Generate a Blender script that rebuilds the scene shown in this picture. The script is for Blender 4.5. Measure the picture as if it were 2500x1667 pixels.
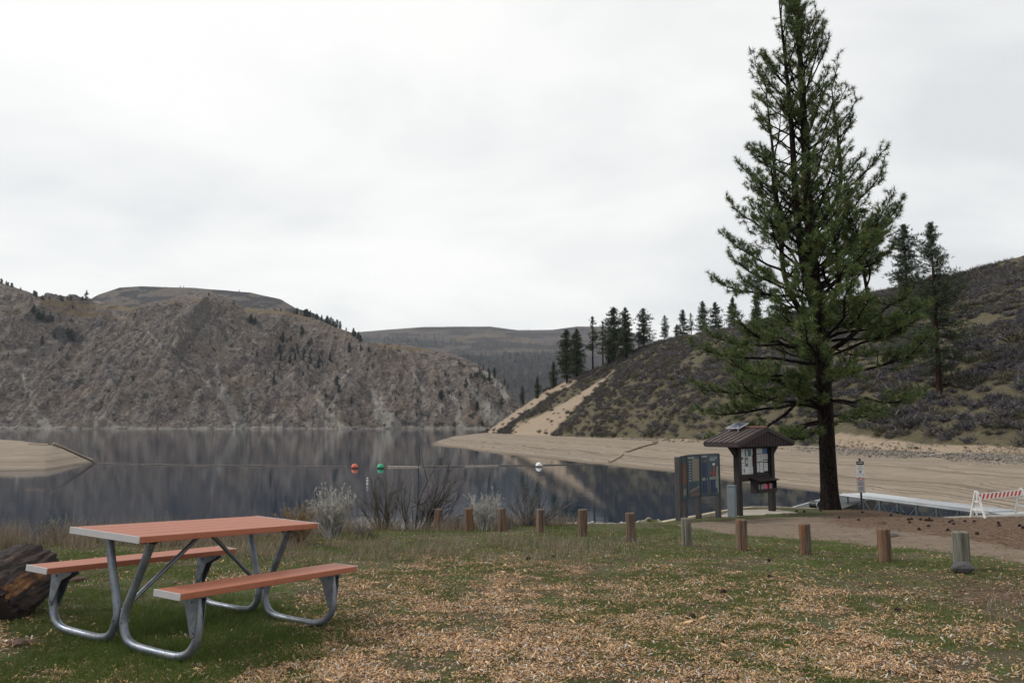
import bpy, math, random
import numpy as np
from mathutils import Vector, Matrix
R = math.radians
random.seed(7); rng = np.random.default_rng(7)
for o in list(bpy.data.objects): bpy.data.objects.remove(o)
scn = bpy.context.scene
COL = scn.collection

# ------------------------------------------------------------------ camera
F = 1900.0; CX, CY, CZ = 1250.0, 833.5, 1.55
PIT = math.atan((1038 - 833.5) / F); CP, SP = math.cos(PIT), math.sin(PIT)
cam = bpy.data.cameras.new('camera'); co = bpy.data.objects.new('camera', cam); COL.objects.link(co)
cam.sensor_width = 36; cam.lens = F / 2500 * 36; cam.clip_start = .1; cam.clip_end = 20000
co.location = (0, 0, CZ); co.rotation_euler = (R(90) + PIT, 0, 0); scn.camera = co

# ------------------------------------------------------------------ node helpers
def nd(nt, typ, ins=None, **props):
    n = nt.nodes.new(typ)
    for k, v in props.items(): setattr(n, k, v)
    for k, v in (ins or {}).items():
        s = n.inputs[k]
        if isinstance(v, bpy.types.NodeSocket): nt.links.new(v, s)
        else: s.default_value = v
    return n
def C4(c): return (c[0], c[1], c[2], 1)
def mixc(nt, fac, a, b, mode='MIX'):
    n = nd(nt, 'ShaderNodeMix', data_type='RGBA', blend_type=mode)
    for i, v in ((0, fac), (6, a), (7, b)):
        if isinstance(v, bpy.types.NodeSocket): nt.links.new(v, n.inputs[i])
        else: n.inputs[i].default_value = (v if i == 0 else C4(v))
    return n.outputs[2]
def math_(nt, op, a, b=0.0, clamp=False):
    return nd(nt, 'ShaderNodeMath', {0: a, 1: b}, operation=op, use_clamp=clamp).outputs[0]
def mapr(nt, v, a, b, c=0.0, d=1.0):
    return nd(nt, 'ShaderNodeMapRange', {0: v, 1: a, 2: b, 3: c, 4: d}).outputs[0]
def noise(nt, vec, scale, detail=5, rough=.6, dist=0.0, out=0):
    return nd(nt, 'ShaderNodeTexNoise', {'Vector': vec, 'Scale': scale, 'Detail': detail, 'Roughness': rough, 'Distortion': dist}).outputs[out]
def scalev(nt, vec, s, loc=(0, 0, 0), rot=(0, 0, 0)):
    return nd(nt, 'ShaderNodeMapping', {'Vector': vec, 'Scale': s, 'Location': loc, 'Rotation': rot}).outputs[0]
def ramp(nt, fac, pts):
    n = nd(nt, 'ShaderNodeValToRGB', {0: fac}); e = n.color_ramp.elements
    while len(e) < len(pts): e.new(.5)
    for q, (p, c) in zip(e, pts): q.position = p; q.color = C4(c) if not isinstance(c, (int, float)) else (c, c, c, 1)
    return n.outputs[0]
def new_mat(name):
    m = bpy.data.materials.new(name); m.use_nodes = True; nt = m.node_tree
    return m, nt, nt.nodes['Principled BSDF']
def seti(nt, b, k, v):
    if isinstance(v, bpy.types.NodeSocket): nt.links.new(v, b.inputs[k])
    else: b.inputs[k].default_value = v
def bump(nt, b, h, strength=.5, dist=.02):
    n = nd(nt, 'ShaderNodeBump', {'Strength': strength, 'Distance': dist, 'Height': h}); nt.links.new(n.outputs[0], b.inputs['Normal'])

# ------------------------------------------------------------------ world: overcast
SUN_EL, SUN_AZ = R(40), R(-80)          # sun veiled by cloud, high on the left
w = bpy.data.worlds.new('World'); scn.world = w; w.use_nodes = True; nt = w.node_tree
bg = nt.nodes['Background']; bg.inputs[1].default_value = .1
sky = nd(nt, 'ShaderNodeTexSky', sky_type='NISHITA', sun_disc=False, sun_elevation=SUN_EL, sun_rotation=SUN_AZ)
tc = nd(nt, 'ShaderNodeTexCoord').outputs['Generated']
sx = nd(nt, 'ShaderNodeSeparateXYZ', {0: tc})
zz = math_(nt, 'ADD', math_(nt, 'MAXIMUM', sx.outputs[2], 0.0), .30)
pv = nd(nt, 'ShaderNodeCombineXYZ', {0: math_(nt, 'DIVIDE', sx.outputs[0], zz), 1: math_(nt, 'DIVIDE', sx.outputs[1], zz), 2: sx.outputs[2]}).outputs[0]
n1 = noise(nt, scalev(nt, pv, (1, 1.25, 1), (3.1, 1.7, 0)), 1.15, 6, .52, .35)
n2 = noise(nt, scalev(nt, pv, (1, 1, 1), (9, 4, 0)), .55, 3, .5, .2)
nn = math_(nt, 'ADD', math_(nt, 'MULTIPLY', n1, .6), math_(nt, 'MULTIPLY', n2, .4))
cl = ramp(nt, nn, [(.38, (5.5, 5.62, 5.68)), (.435, (6.2, 6.28, 6.27)), (.50, (6.9, 6.9, 6.8)), (.56, (7.3, 7.25, 7.12))])
below = mapr(nt, sx.outputs[2], -.08, 0.0)
cl = mixc(nt, below, (1.2, 1.1, 1.0), cl)
nt.links.new(mixc(nt, .95, sky.outputs[0], cl), bg.inputs[0])
sl = bpy.data.lights.new('sun', 'SUN'); sl.energy = 1.5; sl.angle = R(10); sl.color = (1, .97, .92)
so = bpy.data.objects.new('sun', sl); COL.objects.link(so)
so.rotation_euler = (R(90) - SUN_EL, 0, math.pi - SUN_AZ)   # light comes from azimuth SUN_AZ east of +Y
so.location = (0, 0, 60)
scn.view_settings.view_transform = 'Standard'; scn.view_settings.look = 'None'
scn.view_settings.exposure = 0.52; scn.view_settings.gamma = 1.0

# ------------------------------------------------------------------ geometry helpers
def unproj(px, py, Y):
    x, u = (px - CX) / F, (CY - py) / F
    d = np.array([x, CP - u * SP, SP + u * CP]); return np.array([0, 0, CZ]) + d * (Y / d[1])
def proj(X, Y, Z):
    z = Z - CZ; d = Y * CP + z * SP; u = -Y * SP + z * CP
    return CX + F * X / d, CY - F * u / d
def colX(px, Y, Z): return (px - CX) / F * (Y * CP + (Z - CZ) * SP)
def zat(py, Y):
    u = (CY - py) / F; return CZ + Y * (SP + u * CP) / (CP - u * SP)
def hashn(ix, iy, seed=0):
    h = (ix.astype(np.int64) * 374761393 + iy.astype(np.int64) * 668265263 + seed * 974634777) & 0x7fffffff
    h = ((h ^ (h >> 13)) * 1274126177) & 0x7fffffff
    return ((h ^ (h >> 16)) & 0xffff) / 65535.0
def vnoise(x, y, seed=0):
    x, y = np.asarray(x, float), np.asarray(y, float)
    ix, iy = np.floor(x), np.floor(y); fx, fy = x - ix, y - iy
    fx = fx * fx * fx * (fx * (fx * 6 - 15) + 10); fy = fy * fy * fy * (fy * (fy * 6 - 15) + 10)
    a, b = hashn(ix, iy, seed), hashn(ix + 1, iy, seed); c, d = hashn(ix, iy + 1, seed), hashn(ix + 1, iy + 1, seed)
    return (a + (b - a) * fx) * (1 - fy) + (c + (d - c) * fx) * fy
def fbm(x, y, oct=5, seed=0, gain=.5, ridged=False):
    x, y = np.asarray(x, float), np.asarray(y, float)
    s, a, t = 0, 1, 0
    for i in range(oct):
        n = vnoise(x * 2 ** i + 17.3 * i, y * 2 ** i + 9.1 * i, seed + i)
        if ridged: n = 1 - np.abs(2 * n - 1)
        s = s + a * n; t += a; a *= gain
    return s / t

def fastmesh(name, V, Fc, mat, smooth=False, col=None, parent=None, attrs=None, matidx=None):
    """uniform-size polygons from numpy arrays"""
    V = np.asarray(V, np.float32); Fc = np.asarray(Fc, np.int32); m, k = Fc.shape
    me = bpy.data.meshes.new(name); me.vertices.add(len(V)); me.vertices.foreach_set('co', V.ravel())
    me.loops.add(m * k); me.loops.foreach_set('vertex_index', Fc.ravel())
    me.polygons.add(m); me.polygons.foreach_set('loop_start', np.arange(0, m * k, k, dtype=np.int32))
    try: me.polygons.foreach_set('loop_total', np.full(m, k, np.int32))
    except Exception: pass
    if smooth: me.polygons.foreach_set('use_smooth', np.ones(m, bool))
    if matidx is not None: me.polygons.foreach_set('material_index', np.asarray(matidx, np.int32))
    for mm in (mat if isinstance(mat, (list, tuple)) else [mat]): me.materials.append(mm)
    if col is not None:
        ca = me.color_attributes.new('tint', 'FLOAT_COLOR', 'POINT')
        c = np.ones((len(V), 4), np.float32); c[:, :col.shape[1]] = col; ca.data.foreach_set('color', c.ravel())
    me.update(calc_edges=True)
    o = bpy.data.objects.new(name, me); COL.objects.link(o)
    if parent: o.parent = parent
    return o
def tag(o, label=None, cat=None, group=None, kind=None):
    if label: o['label'] = label
    if cat: o['category'] = cat
    if group: o['group'] = group
    if kind: o['kind'] = kind
    return o
def struct(o): o['kind'] = 'structure'; return o
def thing(name, label, cat, loc=(0, 0, 0), rot=(0, 0, 0), group=None):
    o = bpy.data.objects.new(name, None); COL.objects.link(o); o.location = loc; o.rotation_euler = rot
    o.empty_display_size = .2
    return tag(o, label, cat, group)
def copy_tree(o, parent=None, loc=None, rz=None, sc=None, label=None, group=None):
    c = o.copy(); COL.objects.link(c)
    if parent: c.parent = parent
    for ch in list(o.children): copy_tree(ch, c)
    if loc is not None: c.location = loc
    if rz is not None: c.rotation_euler[2] = rz
    if sc is not None: c.scale = sc if hasattr(sc, '__len__') else (sc, sc, sc)
    if label: c['label'] = label
    if group: c['group'] = group
    return c
class MB:
    def __init__(s): s.v, s.f, s.m = [], [], []
    def add(s, vs, fs, mi=0):
        b = len(s.v); s.v += [tuple(p) for p in vs]; s.f += [tuple(i + b for i in f) for f in fs]; s.m += [mi] * len(fs)
    def box(s, c, d, M=None, mi=0, bev=0.0):
        """box, optionally with chamfered long edges"""
        hx, hy, hz = d[0] / 2, d[1] / 2, d[2] / 2; c = Vector(c)
        if bev <= 0:
            vs = [Vector((x * hx, y * hy, z * hz)) for x in (-1, 1) for y in (-1, 1) for z in (-1, 1)]
            fs = [(0, 1, 3, 2), (4, 6, 7, 5), (0, 4, 5, 1), (2, 3, 7, 6), (0, 2, 6, 4), (1, 5, 7, 3)]
        else:
            # chamfered box : 24 verts
            b = bev; vs = []; idx = {}
            for sx_ in (-1, 1):
                for sy_ in (-1, 1):
                    for sz_ in (-1, 1):
                        for ax in range(3):
                            p = [sx_ * (hx - b), sy_ * (hy - b), sz_ * (hz - b)]
                            p[ax] = (sx_, sy_, sz_)[ax] * (hx, hy, hz)[ax]
                            idx[(sx_, sy_, sz_, ax)] = len(vs); vs.append(Vector(p))
            fs = []
            S = (-1, 1)
            for ax in range(3):
                o1, o2 = [a for a in range(3) if a != ax]
                for sg in S:
                    q = []
                    for (a, b2) in ((-1, -1), (1, -1), (1, 1), (-1, 1)):
                        k = [0, 0, 0]; k[ax] = sg; k[o1] = a; k[o2] = b2; q.append(idx[(k[0], k[1], k[2], ax)])
                    fs.append(tuple(q))
            for ax in range(3):
                o1, o2 = [a for a in range(3) if a != ax]
                for a in S:
                    for b2 in S:
                        q = []
                        for sg, A in ((-1, o1), (1, o1), (1, o2), (-1, o2)):
                            k = [0, 0, 0]; k[ax] = sg; k[o1] = a; k[o2] = b2; q.append(idx[(k[0], k[1], k[2], A)])
                        fs.append(tuple(q))
            for sx_ in S:
                for sy_ in S:
                    for sz_ in S: fs.append(tuple(idx[(sx_, sy_, sz_, a)] for a in range(3)))
        vs = [(M @ p if M else p) + c for p in vs]
        s.add(vs, fs, mi)
    def beam(s, a, b, wd, ht, up=(0, 0, 1), mi=0):
        a, b = Vector(a), Vector(b); d = b - a; L = d.length; x = d.normalized(); u = Vector(up)
        y = u.cross(x)
        if y.length < 1e-4: y = Vector((0, 1, 0)).cross(x)
        y.normalize(); z = x.cross(y); M = Matrix((x, y, z)).transposed()
        s.box((a + b) / 2, (L, wd, ht), M, mi)
    def tube(s, pts, r, n=12, cap=True, mi=0):
        pts = [Vector(p) for p in pts]; k = len(pts); rs = r if hasattr(r, '__len__') else [r] * k
        T = [(pts[min(i + 1, k - 1)] - pts[max(i - 1, 0)]).normalized() for i in range(k)]
        u = T[0].cross(Vector((0, 0, 1)));
        if u.length < .05: u = T[0].cross(Vector((1, 0, 0)))
        u.normalize(); vs = []
        for i in range(k):
            u = (u - T[i] * u.dot(T[i])).normalized(); w_ = T[i].cross(u)
            for j in range(n):
                a = 2 * math.pi * j / n; vs.append(pts[i] + (u * math.cos(a) + w_ * math.sin(a)) * rs[i])
        fs = [(i * n + j, i * n + (j + 1) % n, (i + 1) * n + (j + 1) % n, (i + 1) * n + j) for i in range(k - 1) for j in range(n)]
        if cap: fs += [tuple(range(n))[::-1], tuple((k - 1) * n + j for j in range(n))]
        s.add(vs, fs, mi)
    def prism(s, poly, y0, y1, M=None, mi=0):
        """poly in (x,z), extruded along y"""
        n = len(poly); vs = [Vector((p[0], y0, p[1])) for p in poly] + [Vector((p[0], y1, p[1])) for p in poly]
        if M: vs = [M @ v for v in vs]
        fs = [tuple(range(n)), tuple(range(n, 2 * n))[::-1]] + [(i, n + i, n + (i + 1) % n, (i + 1) % n) for i in range(n)]
        s.add(vs, fs, mi)
    def lathe(s, prof, n=20, c=(0, 0, 0), mi=0, cap=True):
        vs = [(c[0] + r * math.cos(2 * math.pi * j / n), c[1] + r * math.sin(2 * math.pi * j / n), c[2] + z) for r, z in prof for j in range(n)]
        k = len(prof)
        fs = [(i * n + j, i * n + (j + 1) % n, (i + 1) * n + (j + 1) % n, (i + 1) * n + j) for i in range(k - 1) for j in range(n)]
        if cap: fs += [tuple(range(n))[::-1], tuple((k - 1) * n + j for j in range(n))]
        s.add(vs, fs, mi)
    def build(s, name, mat, parent=None, smooth=False, auto=None):
        me = bpy.data.meshes.new(name); me.from_pydata(s.v, [], s.f)
        for m in (mat if isinstance(mat, (list, tuple)) else [mat]): me.materials.append(m)
        me.polygons.foreach_set('material_index', s.m)
        if smooth or auto:
            me.polygons.foreach_set('use_smooth', [True] * len(s.f))
        me.update()
        if auto: me.set_sharp_from_angle(angle=R(auto))
        o = bpy.data.objects.new(name, me); COL.objects.link(o)
        if parent: o.parent = parent
        return o

# ------------------------------------------------------------------ materials
def simple(name, col, rough=.6, metal=0.0, var=.15, scale=8, bmp=0.0, spec=.5, stretch=(1, 1, 1), bs=40):
    m, nt, b = new_mat(name); tc = nd(nt, 'ShaderNodeTexCoord').outputs['Object']
    n = noise(nt, scalev(nt, tc, stretch), scale, 6, .65)
    c = mixc(nt, mapr(nt, n, .3, .7), tuple(x * (1 - var) for x in col), tuple(min(1, x * (1 + var)) for x in col))
    seti(nt, b, 'Base Color', c); b.inputs['Roughness'].default_value = rough; b.inputs['Metallic'].default_value = metal
    b.inputs['Specular IOR Level'].default_value = spec
    if bmp: bump(nt, b, noise(nt, scalev(nt, tc, stretch), bs, 4, .6), bmp, .01)
    return m
def tinted(name, rough=.8, trans=0.0, spec=.2):
    m, nt, b = new_mat(name); a = nd(nt, 'ShaderNodeAttribute', attribute_name='tint').outputs['Color']
    seti(nt, b, 'Base Color', a); b.inputs['Roughness'].default_value = rough; b.inputs['Specular IOR Level'].default_value = spec
    if trans:
        t = nd(nt, 'ShaderNodeBsdfTranslucent', {0: a}); mx = nd(nt, 'ShaderNodeMixShader', {0: trans, 1: b.outputs[0], 2: t.outputs[0]})
        nt.links.new(mx.outputs[0], nt.nodes['Material Output'].inputs[0])
    return m
M_leaf = tinted('needle_foliage', .55, .15, .35)
M_dry = tinted('dry_stems', .85, .1, .1)
M_grass = tinted('grass_blades', .6, .25, .25)
M_chip = tinted('chip_wood', .8, 0, .2)
M_rock = tinted('loose_rock', .85, 0, .2)

def wood_mat(name, c1, c2, c3, scale=6, rough=.8, orange=None):
    m, nt, b = new_mat(name); tc = nd(nt, 'ShaderNodeTexCoord').outputs['Object']
    oi = nd(nt, 'ShaderNodeObjectInfo').outputs['Random']
    v = nd(nt, 'ShaderNodeVectorMath', {0: tc, 1: nd(nt, 'ShaderNodeCombineXYZ', {0: math_(nt, 'MULTIPLY', oi, 9.0), 1: 0.0, 2: math_(nt, 'MULTIPLY', oi, 5.0)}).outputs[0]}, operation='ADD').outputs[0]
    g = noise(nt, scalev(nt, v, (1, 1, .06)), scale * 7, 6, .75, .15); g2 = noise(nt, scalev(nt, v, (1, 1, .25)), scale, 4, .6)
    c = ramp(nt, g, [(.3, c1), (.5, c2), (.68, c3)])
    if orange:
        f = math_(nt, 'MULTIPLY', mapr(nt, g2, .42, .62), mapr(nt, oi, 0.0, 1.0, .35, 1.0)); c = mixc(nt, f, c, orange)
        c = mixc(nt, mapr(nt, g, .28, .42, .75, 0.0), c, (.018, .014, .012))
    seti(nt, b, 'Base Color', c); b.inputs['Roughness'].default_value = rough
    bump(nt, b, g, .9, .014)
    return m
M_post = wood_mat('weathered_post_wood', (.016, .012, .011), (.090, .064, .050), (.25, .20, .155), 5, .85, (.21, .085, .03))
M_greypost = wood_mat('grey_timber', (.018, .017, .018), (.045, .042, .043), (.08, .075, .074), 5)
M_kiosk = wood_mat('dark_brown_stain', (.004, .0025, .003), (.009, .005, .005), (.017, .008, .007), 4, .7)
M_log = wood_mat('driftwood', (.12, .09, .06), (.28, .22, .16), (.42, .35, .27), 3)

def table_paint():
    m, nt, b = new_mat('red_brown_board'); tc = nd(nt, 'ShaderNodeTexCoord').outputs['Object']
    g = noise(nt, scalev(nt, tc, (.6, 9, 9)), 14, 6, .7); blot = noise(nt, tc, 3.5, 6, .65, .5)
    c = mixc(nt, mapr(nt, g, .3, .7), (.30, .095, .052), (.39, .150, .090))
    c = mixc(nt, mapr(nt, blot, .60, .72, 0, .5), c, (.20, .10, .075))
    sp = nd(nt, 'ShaderNodeTexVoronoi', {'Vector': tc, 'Scale': 26.0}).outputs[0]
    c = mixc(nt, mapr(nt, sp, .03, .08, .45, 0), c, (.07, .04, .03))
    seti(nt, b, 'Base Color', c); b.inputs['Roughness'].default_value = .5; b.inputs['Specular IOR Level'].default_value = .35
    bump(nt, b, g, .12, .004); return m
M_table = table_paint()
M_cap = simple('grey_end_cap', (.42, .41, .42), .55, 0, .08, 10, .05)
def galv():
    m, nt, b = new_mat('galvanised_steel'); tc = nd(nt, 'ShaderNodeTexCoord').outputs['Object']
    n = noise(nt, tc, 9, 6, .7); n2 = nd(nt, 'ShaderNodeTexVoronoi', {'Vector': tc, 'Scale': 60.0}).outputs['Color']
    c = mixc(nt, mapr(nt, n, .3, .7), (.13, .15, .18), (.29, .31, .35)); c = mixc(nt, .15, c, n2, 'SOFT_LIGHT')
    seti(nt, b, 'Base Color', c); b.inputs['Metallic'].default_value = .75
    seti(nt, b, 'Roughness', mapr(nt, n, .3, .7, .38, .6)); bump(nt, b, n, .1, .003); return m
M_galv = galv()
M_dark = simple('dark_steel', (.03, .03, .032), .5, .4)
M_alu = simple('pale_aluminium', (.50, .52, .54), .45, .1, .06, 5)
M_truss = simple('blue_grey_steel', (.14, .18, .20), .5, .3)
M_conc = simple('concrete', (.36, .32, .27), .9, 0, .18, 3, .2)
M_white = simple('white_plastic', (.74, .74, .72), .5, 0, .06, 4)
M_red = simple('red_reflective', (.55, .035, .02), .5)
M_black = simple('black_plastic', (.015, .015, .016), .5)
M_orange = simple('orange_buoy', (.55, .11, .05), .5); M_green = simple('green_buoy', (.02, .36, .17), .5)
M_rail = simple('grey_metal_box', (.2, .23, .25), .5, .3, .12, 2.5)

def water_mat():
    m, nt, b = new_mat('lake_water'); g = nd(nt, 'ShaderNodeNewGeometry').outputs['Position']
    seti(nt, b, 'Base Color', (.012, .026, .048, 1)); b.inputs['Roughness'].default_value = .045; b.inputs['IOR'].default_value = 1.33
    n = noise(nt, scalev(nt, g, (.35, 1, 1)), .8, 4, .5); n2 = noise(nt, scalev(nt, g, (1, 1.6, 1)), 5, 3, .5)
    h = math_(nt, 'ADD', n, math_(nt, 'MULTIPLY', n2, .12)); bump(nt, b, h, .35, .012); return m
M_water = water_mat()

def near_ground_mat():
    m, nt, b = new_mat('park_ground'); g = nd(nt, 'ShaderNodeNewGeometry').outputs['Position']
    at = nd(nt, 'ShaderNodeAttribute', attribute_name='tint'); s = nd(nt, 'ShaderNodeSeparateColor', {0: at.outputs['Color']})
    n = noise(nt, g, 2.2, 8, .7); nf = noise(nt, g, 28, 6, .75); nc = nd(nt, 'ShaderNodeTexVoronoi', {'Vector': scalev(nt, g, (1, 1, 1)), 'Scale': 55.0})
    moss = mixc(nt, mapr(nt, nf, .3, .7), (.035, .056, .014), (.10, .125, .038))
    soil = mixc(nt, mapr(nt, nf, .3, .7), (.045, .033, .022), (.13, .10, .07))
    lawn = mixc(nt, mapr(nt, n, .40, .62), moss, soil)
    lawn = mixc(nt, mapr(nt, s.outputs[1], 0, 1, 0, .55), lawn, mixc(nt, nf, (.10, .065, .036), (.30, .20, .12)))
    dirt = mixc(nt, mapr(nt, noise(nt, scalev(nt, g, (.6, 2.2, 1)), 1.6, 8, .7), .3, .7), (.15, .115, .085), (.27, .215, .165))
    dirt = mixc(nt, mapr(nt, nf, .35, .7, .35, 0), dirt, (.10, .075, .055))
    lit = mixc(nt, nf, (.075, .047, .033), (.20, .13, .092))
    fd = mapr(nt, math_(nt, 'ADD', s.outputs[0], math_(nt, 'MULTIPLY', math_(nt, 'SUBTRACT', n, .5), .9)), .40, .60)
    fl = mapr(nt, math_(nt, 'ADD', s.outputs[2], math_(nt, 'MULTIPLY', math_(nt, 'SUBTRACT', n, .5), 1.1)), .35, .75)
    c = mixc(nt, fd, lawn, dirt); c = mixc(nt, math_(nt, 'MULTIPLY', fl, .85), c, lit)
    seti(nt, b, 'Base Color', c); b.inputs['Roughness'].default_value = .95; b.inputs['Specular IOR Level'].default_value = .15
    bump(nt, b, math_(nt, 'ADD', nf, math_(nt, 'MULTIPLY', nc.outputs[0], .4)), .7, .03); return m
def beach_mat():
    m, nt, b = new_mat('shore_and_hillside'); g = nd(nt, 'ShaderNodeNewGeometry'); p = g.outputs['Position']
    at = nd(nt, 'ShaderNodeAttribute', attribute_name='tint'); s = nd(nt, 'ShaderNodeSeparateColor', {0: at.outputs['Color']})
    z = nd(nt, 'ShaderNodeSeparateXYZ', {0: p}).outputs[2]
    wob = noise(nt, p, .12, 5, .6)
    zz = math_(nt, 'ADD', z, math_(nt, 'MULTIPLY', wob, .35))
    band = nd(nt, 'ShaderNodeTexNoise', {'W': math_(nt, 'MULTIPLY', zz, 9.0), 'Scale': 1.0, 'Detail': 4.0, 'Roughness': .7}, noise_dimensions='1D').outputs[0]
    brk = noise(nt, scalev(nt, p, (.5, .5, 3)), .8, 6, .7)
    sand = mixc(nt, mapr(nt, brk, .3, .7), (.20, .163, .125), (.285, .235, .183))
    ln = math_(nt, 'MULTIPLY', mapr(nt, band, .40, .47, 1.0, 0.0), mapr(nt, brk, .35, .6, .25, 1.0))
    ln = math_(nt, 'MULTIPLY', ln, mapr(nt, z, -1.9, -.6, 1.0, .45))
    sand = mixc(nt, math_(nt, 'MULTIPLY', ln, .72), sand, (.085, .065, .048))
    wet = mapr(nt, math_(nt, 'ADD', z, math_(nt, 'MULTIPLY', wob, .08)), -2.42, -2.22, 1.0, 0.0)
    sand = mixc(nt, math_(nt, 'MULTIPLY', wet, .7), sand, (.10, .082, .062))
    n1 = noise(nt, p, .35, 8, .72); n2 = noise(nt, p, 2.2, 5, .75)
    grass = mixc(nt, mapr(nt, n2, .3, .7), (.062, .056, .034), (.150, .128, .082))
    grass = mixc(nt, mapr(nt, n1, .50, .66, 0, .55), grass, mixc(nt, n2, (.11, .085, .056), (.20, .155, .105)))
    grass = mixc(nt, mapr(nt, noise(nt, p, .15, 4, .6), .5, .65, 0, .35), grass, (.080, .084, .036))
    grass = mixc(nt, mapr(nt, noise(nt, p, 1.1, 7, .8), .54, .62, 0, .75), grass, (.045, .038, .036))
    f = mapr(nt, math_(nt, 'ADD', s.outputs[0], math_(nt, 'MULTIPLY', math_(nt, 'SUBTRACT', n1, .5), .6)), .42, .58)
    c = mixc(nt, f, sand, grass)
    scr = mixc(nt, mapr(nt, n2, .3, .7), (.25, .195, .14), (.36, .285, .21))
    fs = mapr(nt, math_(nt, 'ADD', s.outputs[1], math_(nt, 'MULTIPLY', math_(nt, 'SUBTRACT', n1, .5), .8)), .38, .58)
    c = mixc(nt, fs, c, scr)
    cob = nd(nt, 'ShaderNodeTexVoronoi', {'Vector': p, 'Scale': 3.2}).outputs['Color']
    cobc = ramp(nt, nd(nt, 'ShaderNodeSeparateColor', {0: cob}).outputs[0], [(.1, (.06, .055, .05)), (.5, (.17, .15, .13)), (.9, (.34, .30, .26))])
    fc = mapr(nt, math_(nt, 'ADD', s.outputs[2], math_(nt, 'MULTIPLY', math_(nt, 'SUBTRACT', n1, .5), .9)), .45, .7)
    c = mixc(nt, math_(nt, 'MULTIPLY', fc, .8), c, cobc)
    seti(nt, b, 'Base Color', c); b.inputs['Roughness'].default_value = .95; b.inputs['Specular IOR Level'].default_value = .15
    h = math_(nt, 'ADD', math_(nt, 'MULTIPLY', n2, mapr(nt, s.outputs[0], 0, 1, .1, 1.0)), math_(nt, 'MULTIPLY', ln, -.5))
    bump(nt, b, h, .8, .25); return m
def far_mat(name, tone=1.0, kind='rock'):
    m, nt, b = new_mat(name); g = nd(nt, 'ShaderNodeNewGeometry'); p = g.outputs['Position']
    at = nd(nt, 'ShaderNodeAttribute', attribute_name='tint'); s = nd(nt, 'ShaderNodeSeparateColor', {0: at.outputs['Color']})
    wv = nd(nt, 'ShaderNodeVectorMath', {0: p, 1: nd(nt, 'ShaderNodeVectorMath', {0: noise(nt, p, .012, 4, .6, out=1), 'Scale': 60.0}, operation='SCALE').outputs[0]}, operation='ADD').outputs[0]
    n1 = noise(nt, wv, .02, 9, .72); n2 = noise(nt, wv, .11, 6, .78); n3 = noise(nt, scalev(nt, wv, (1, 1, .35), rot=(0, .5, 0)), .05, 7, .75)
    rk = ramp(nt, n2, [(.30, (.055, .048, .052)), (.42, (.145, .124, .116)), (.53, (.245, .208, .182)), (.68, (.44, .385, .33))])
    rk = mixc(nt, mapr(nt, n3, .38, .47, .7, 0), rk, (.055, .05, .058))
    nf = noise(nt, p, .42, 5, .85); rk = mixc(nt, mapr(nt, nf, .42, .52, .75, 0), rk, (.048, .043, .05)); rk = mixc(nt, mapr(nt, nf, .56, .66, 0, .6), rk, (.40, .34, .29))
    rk = mixc(nt, mapr(nt, n1, .48, .64, 0, .7), rk, mixc(nt, n2, (.14, .105, .075), (.29, .225, .16)))
    vein = mapr(nt, math_(nt, 'ABSOLUTE', math_(nt, 'SUBTRACT', n3, .5)), 0.0, .018, .55, 0.0)
    rk = mixc(nt, vein, rk, (.27, .235, .20))
    spots = mapr(nt, noise(nt, p, .13, 3, .65), .585, .62, 0, .85)
    spots = math_(nt, 'MULTIPLY', spots, mapr(nt, n1, .42, .55, .3, 1.0))
    sc = mixc(nt, mapr(nt, n2, .3, .7), (.22, .205, .19), (.41, .38, .335))
    f = mapr(nt, math_(nt, 'ADD', s.outputs[0], math_(nt, 'MULTIPLY', math_(nt, 'SUBTRACT', n2, .5), 1.0)), .36, .66)
    c = mixc(nt, math_(nt, 'MULTIPLY', f, .9), rk, sc)
    c = mixc(nt, spots, c, (.026, .034, .034))
    tan = mixc(nt, n2, (.155, .115, .070), (.29, .225, .145))
    f2 = mapr(nt, math_(nt, 'ADD', s.outputs[1], math_(nt, 'MULTIPLY', math_(nt, 'SUBTRACT', n1, .5), .9)), .42, .62)
    c = mixc(nt, f2, c, tan)
    veg = mixc(nt, mapr(nt, n2, .3, .7), (.028, .030, .036), (.085, .080, .084))
    f3 = mapr(nt, math_(nt, 'ADD', s.outputs[2], math_(nt, 'MULTIPLY', math_(nt, 'SUBTRACT', n2, .5), .9)), .40, .62)
    c = mixc(nt, math_(nt, 'MULTIPLY', f3, .9), c, veg)
    c = mixc(nt, 1.0, c, (tone, tone, tone), 'MULTIPLY')
    seti(nt, b, 'Base Color', c); b.inputs['Roughness'].default_value = .95; b.inputs['Specular IOR Level'].default_value = .1
    bump(nt, b, math_(nt, 'ADD', n2, math_(nt, 'MULTIPLY', n3, 1.2)), 1.0, 7.0); return m
M_ng = near_ground_mat(); M_beach = beach_mat(); M_far = far_mat('far_rock_slope'); M_far2 = far_mat('mesa_rock', .85)
def bark_mat(name, c1, c2, c3):
    m, nt, b = new_mat(name); tc = nd(nt, 'ShaderNodeTexCoord').outputs['Object']
    v = nd(nt, 'ShaderNodeTexVoronoi', {'Vector': scalev(nt, tc, (1, 1, .28)), 'Scale': 11.0}, feature='DISTANCE_TO_EDGE').outputs[0]
    n = noise(nt, scalev(nt, tc, (1, 1, .3)), 14, 7, .75)
    c = ramp(nt, n, [(.3, c1), (.5, c2), (.7, c3)]); c = mixc(nt, mapr(nt, v, 0, .09, .85, 0), c, tuple(x * .35 for x in c1))
    seti(nt, b, 'Base Color', c); b.inputs['Roughness'].default_value = .9; b.inputs['Specular IOR Level'].default_value = .15
    bump(nt, b, math_(nt, 'ADD', mapr(nt, v, 0, .15), math_(nt, 'MULTIPLY', n, .5)), .9, .04); return m
M_bark = bark_mat('pine_bark', (.006, .005, .005), (.017, .012, .010), (.040, .026, .020))
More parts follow.
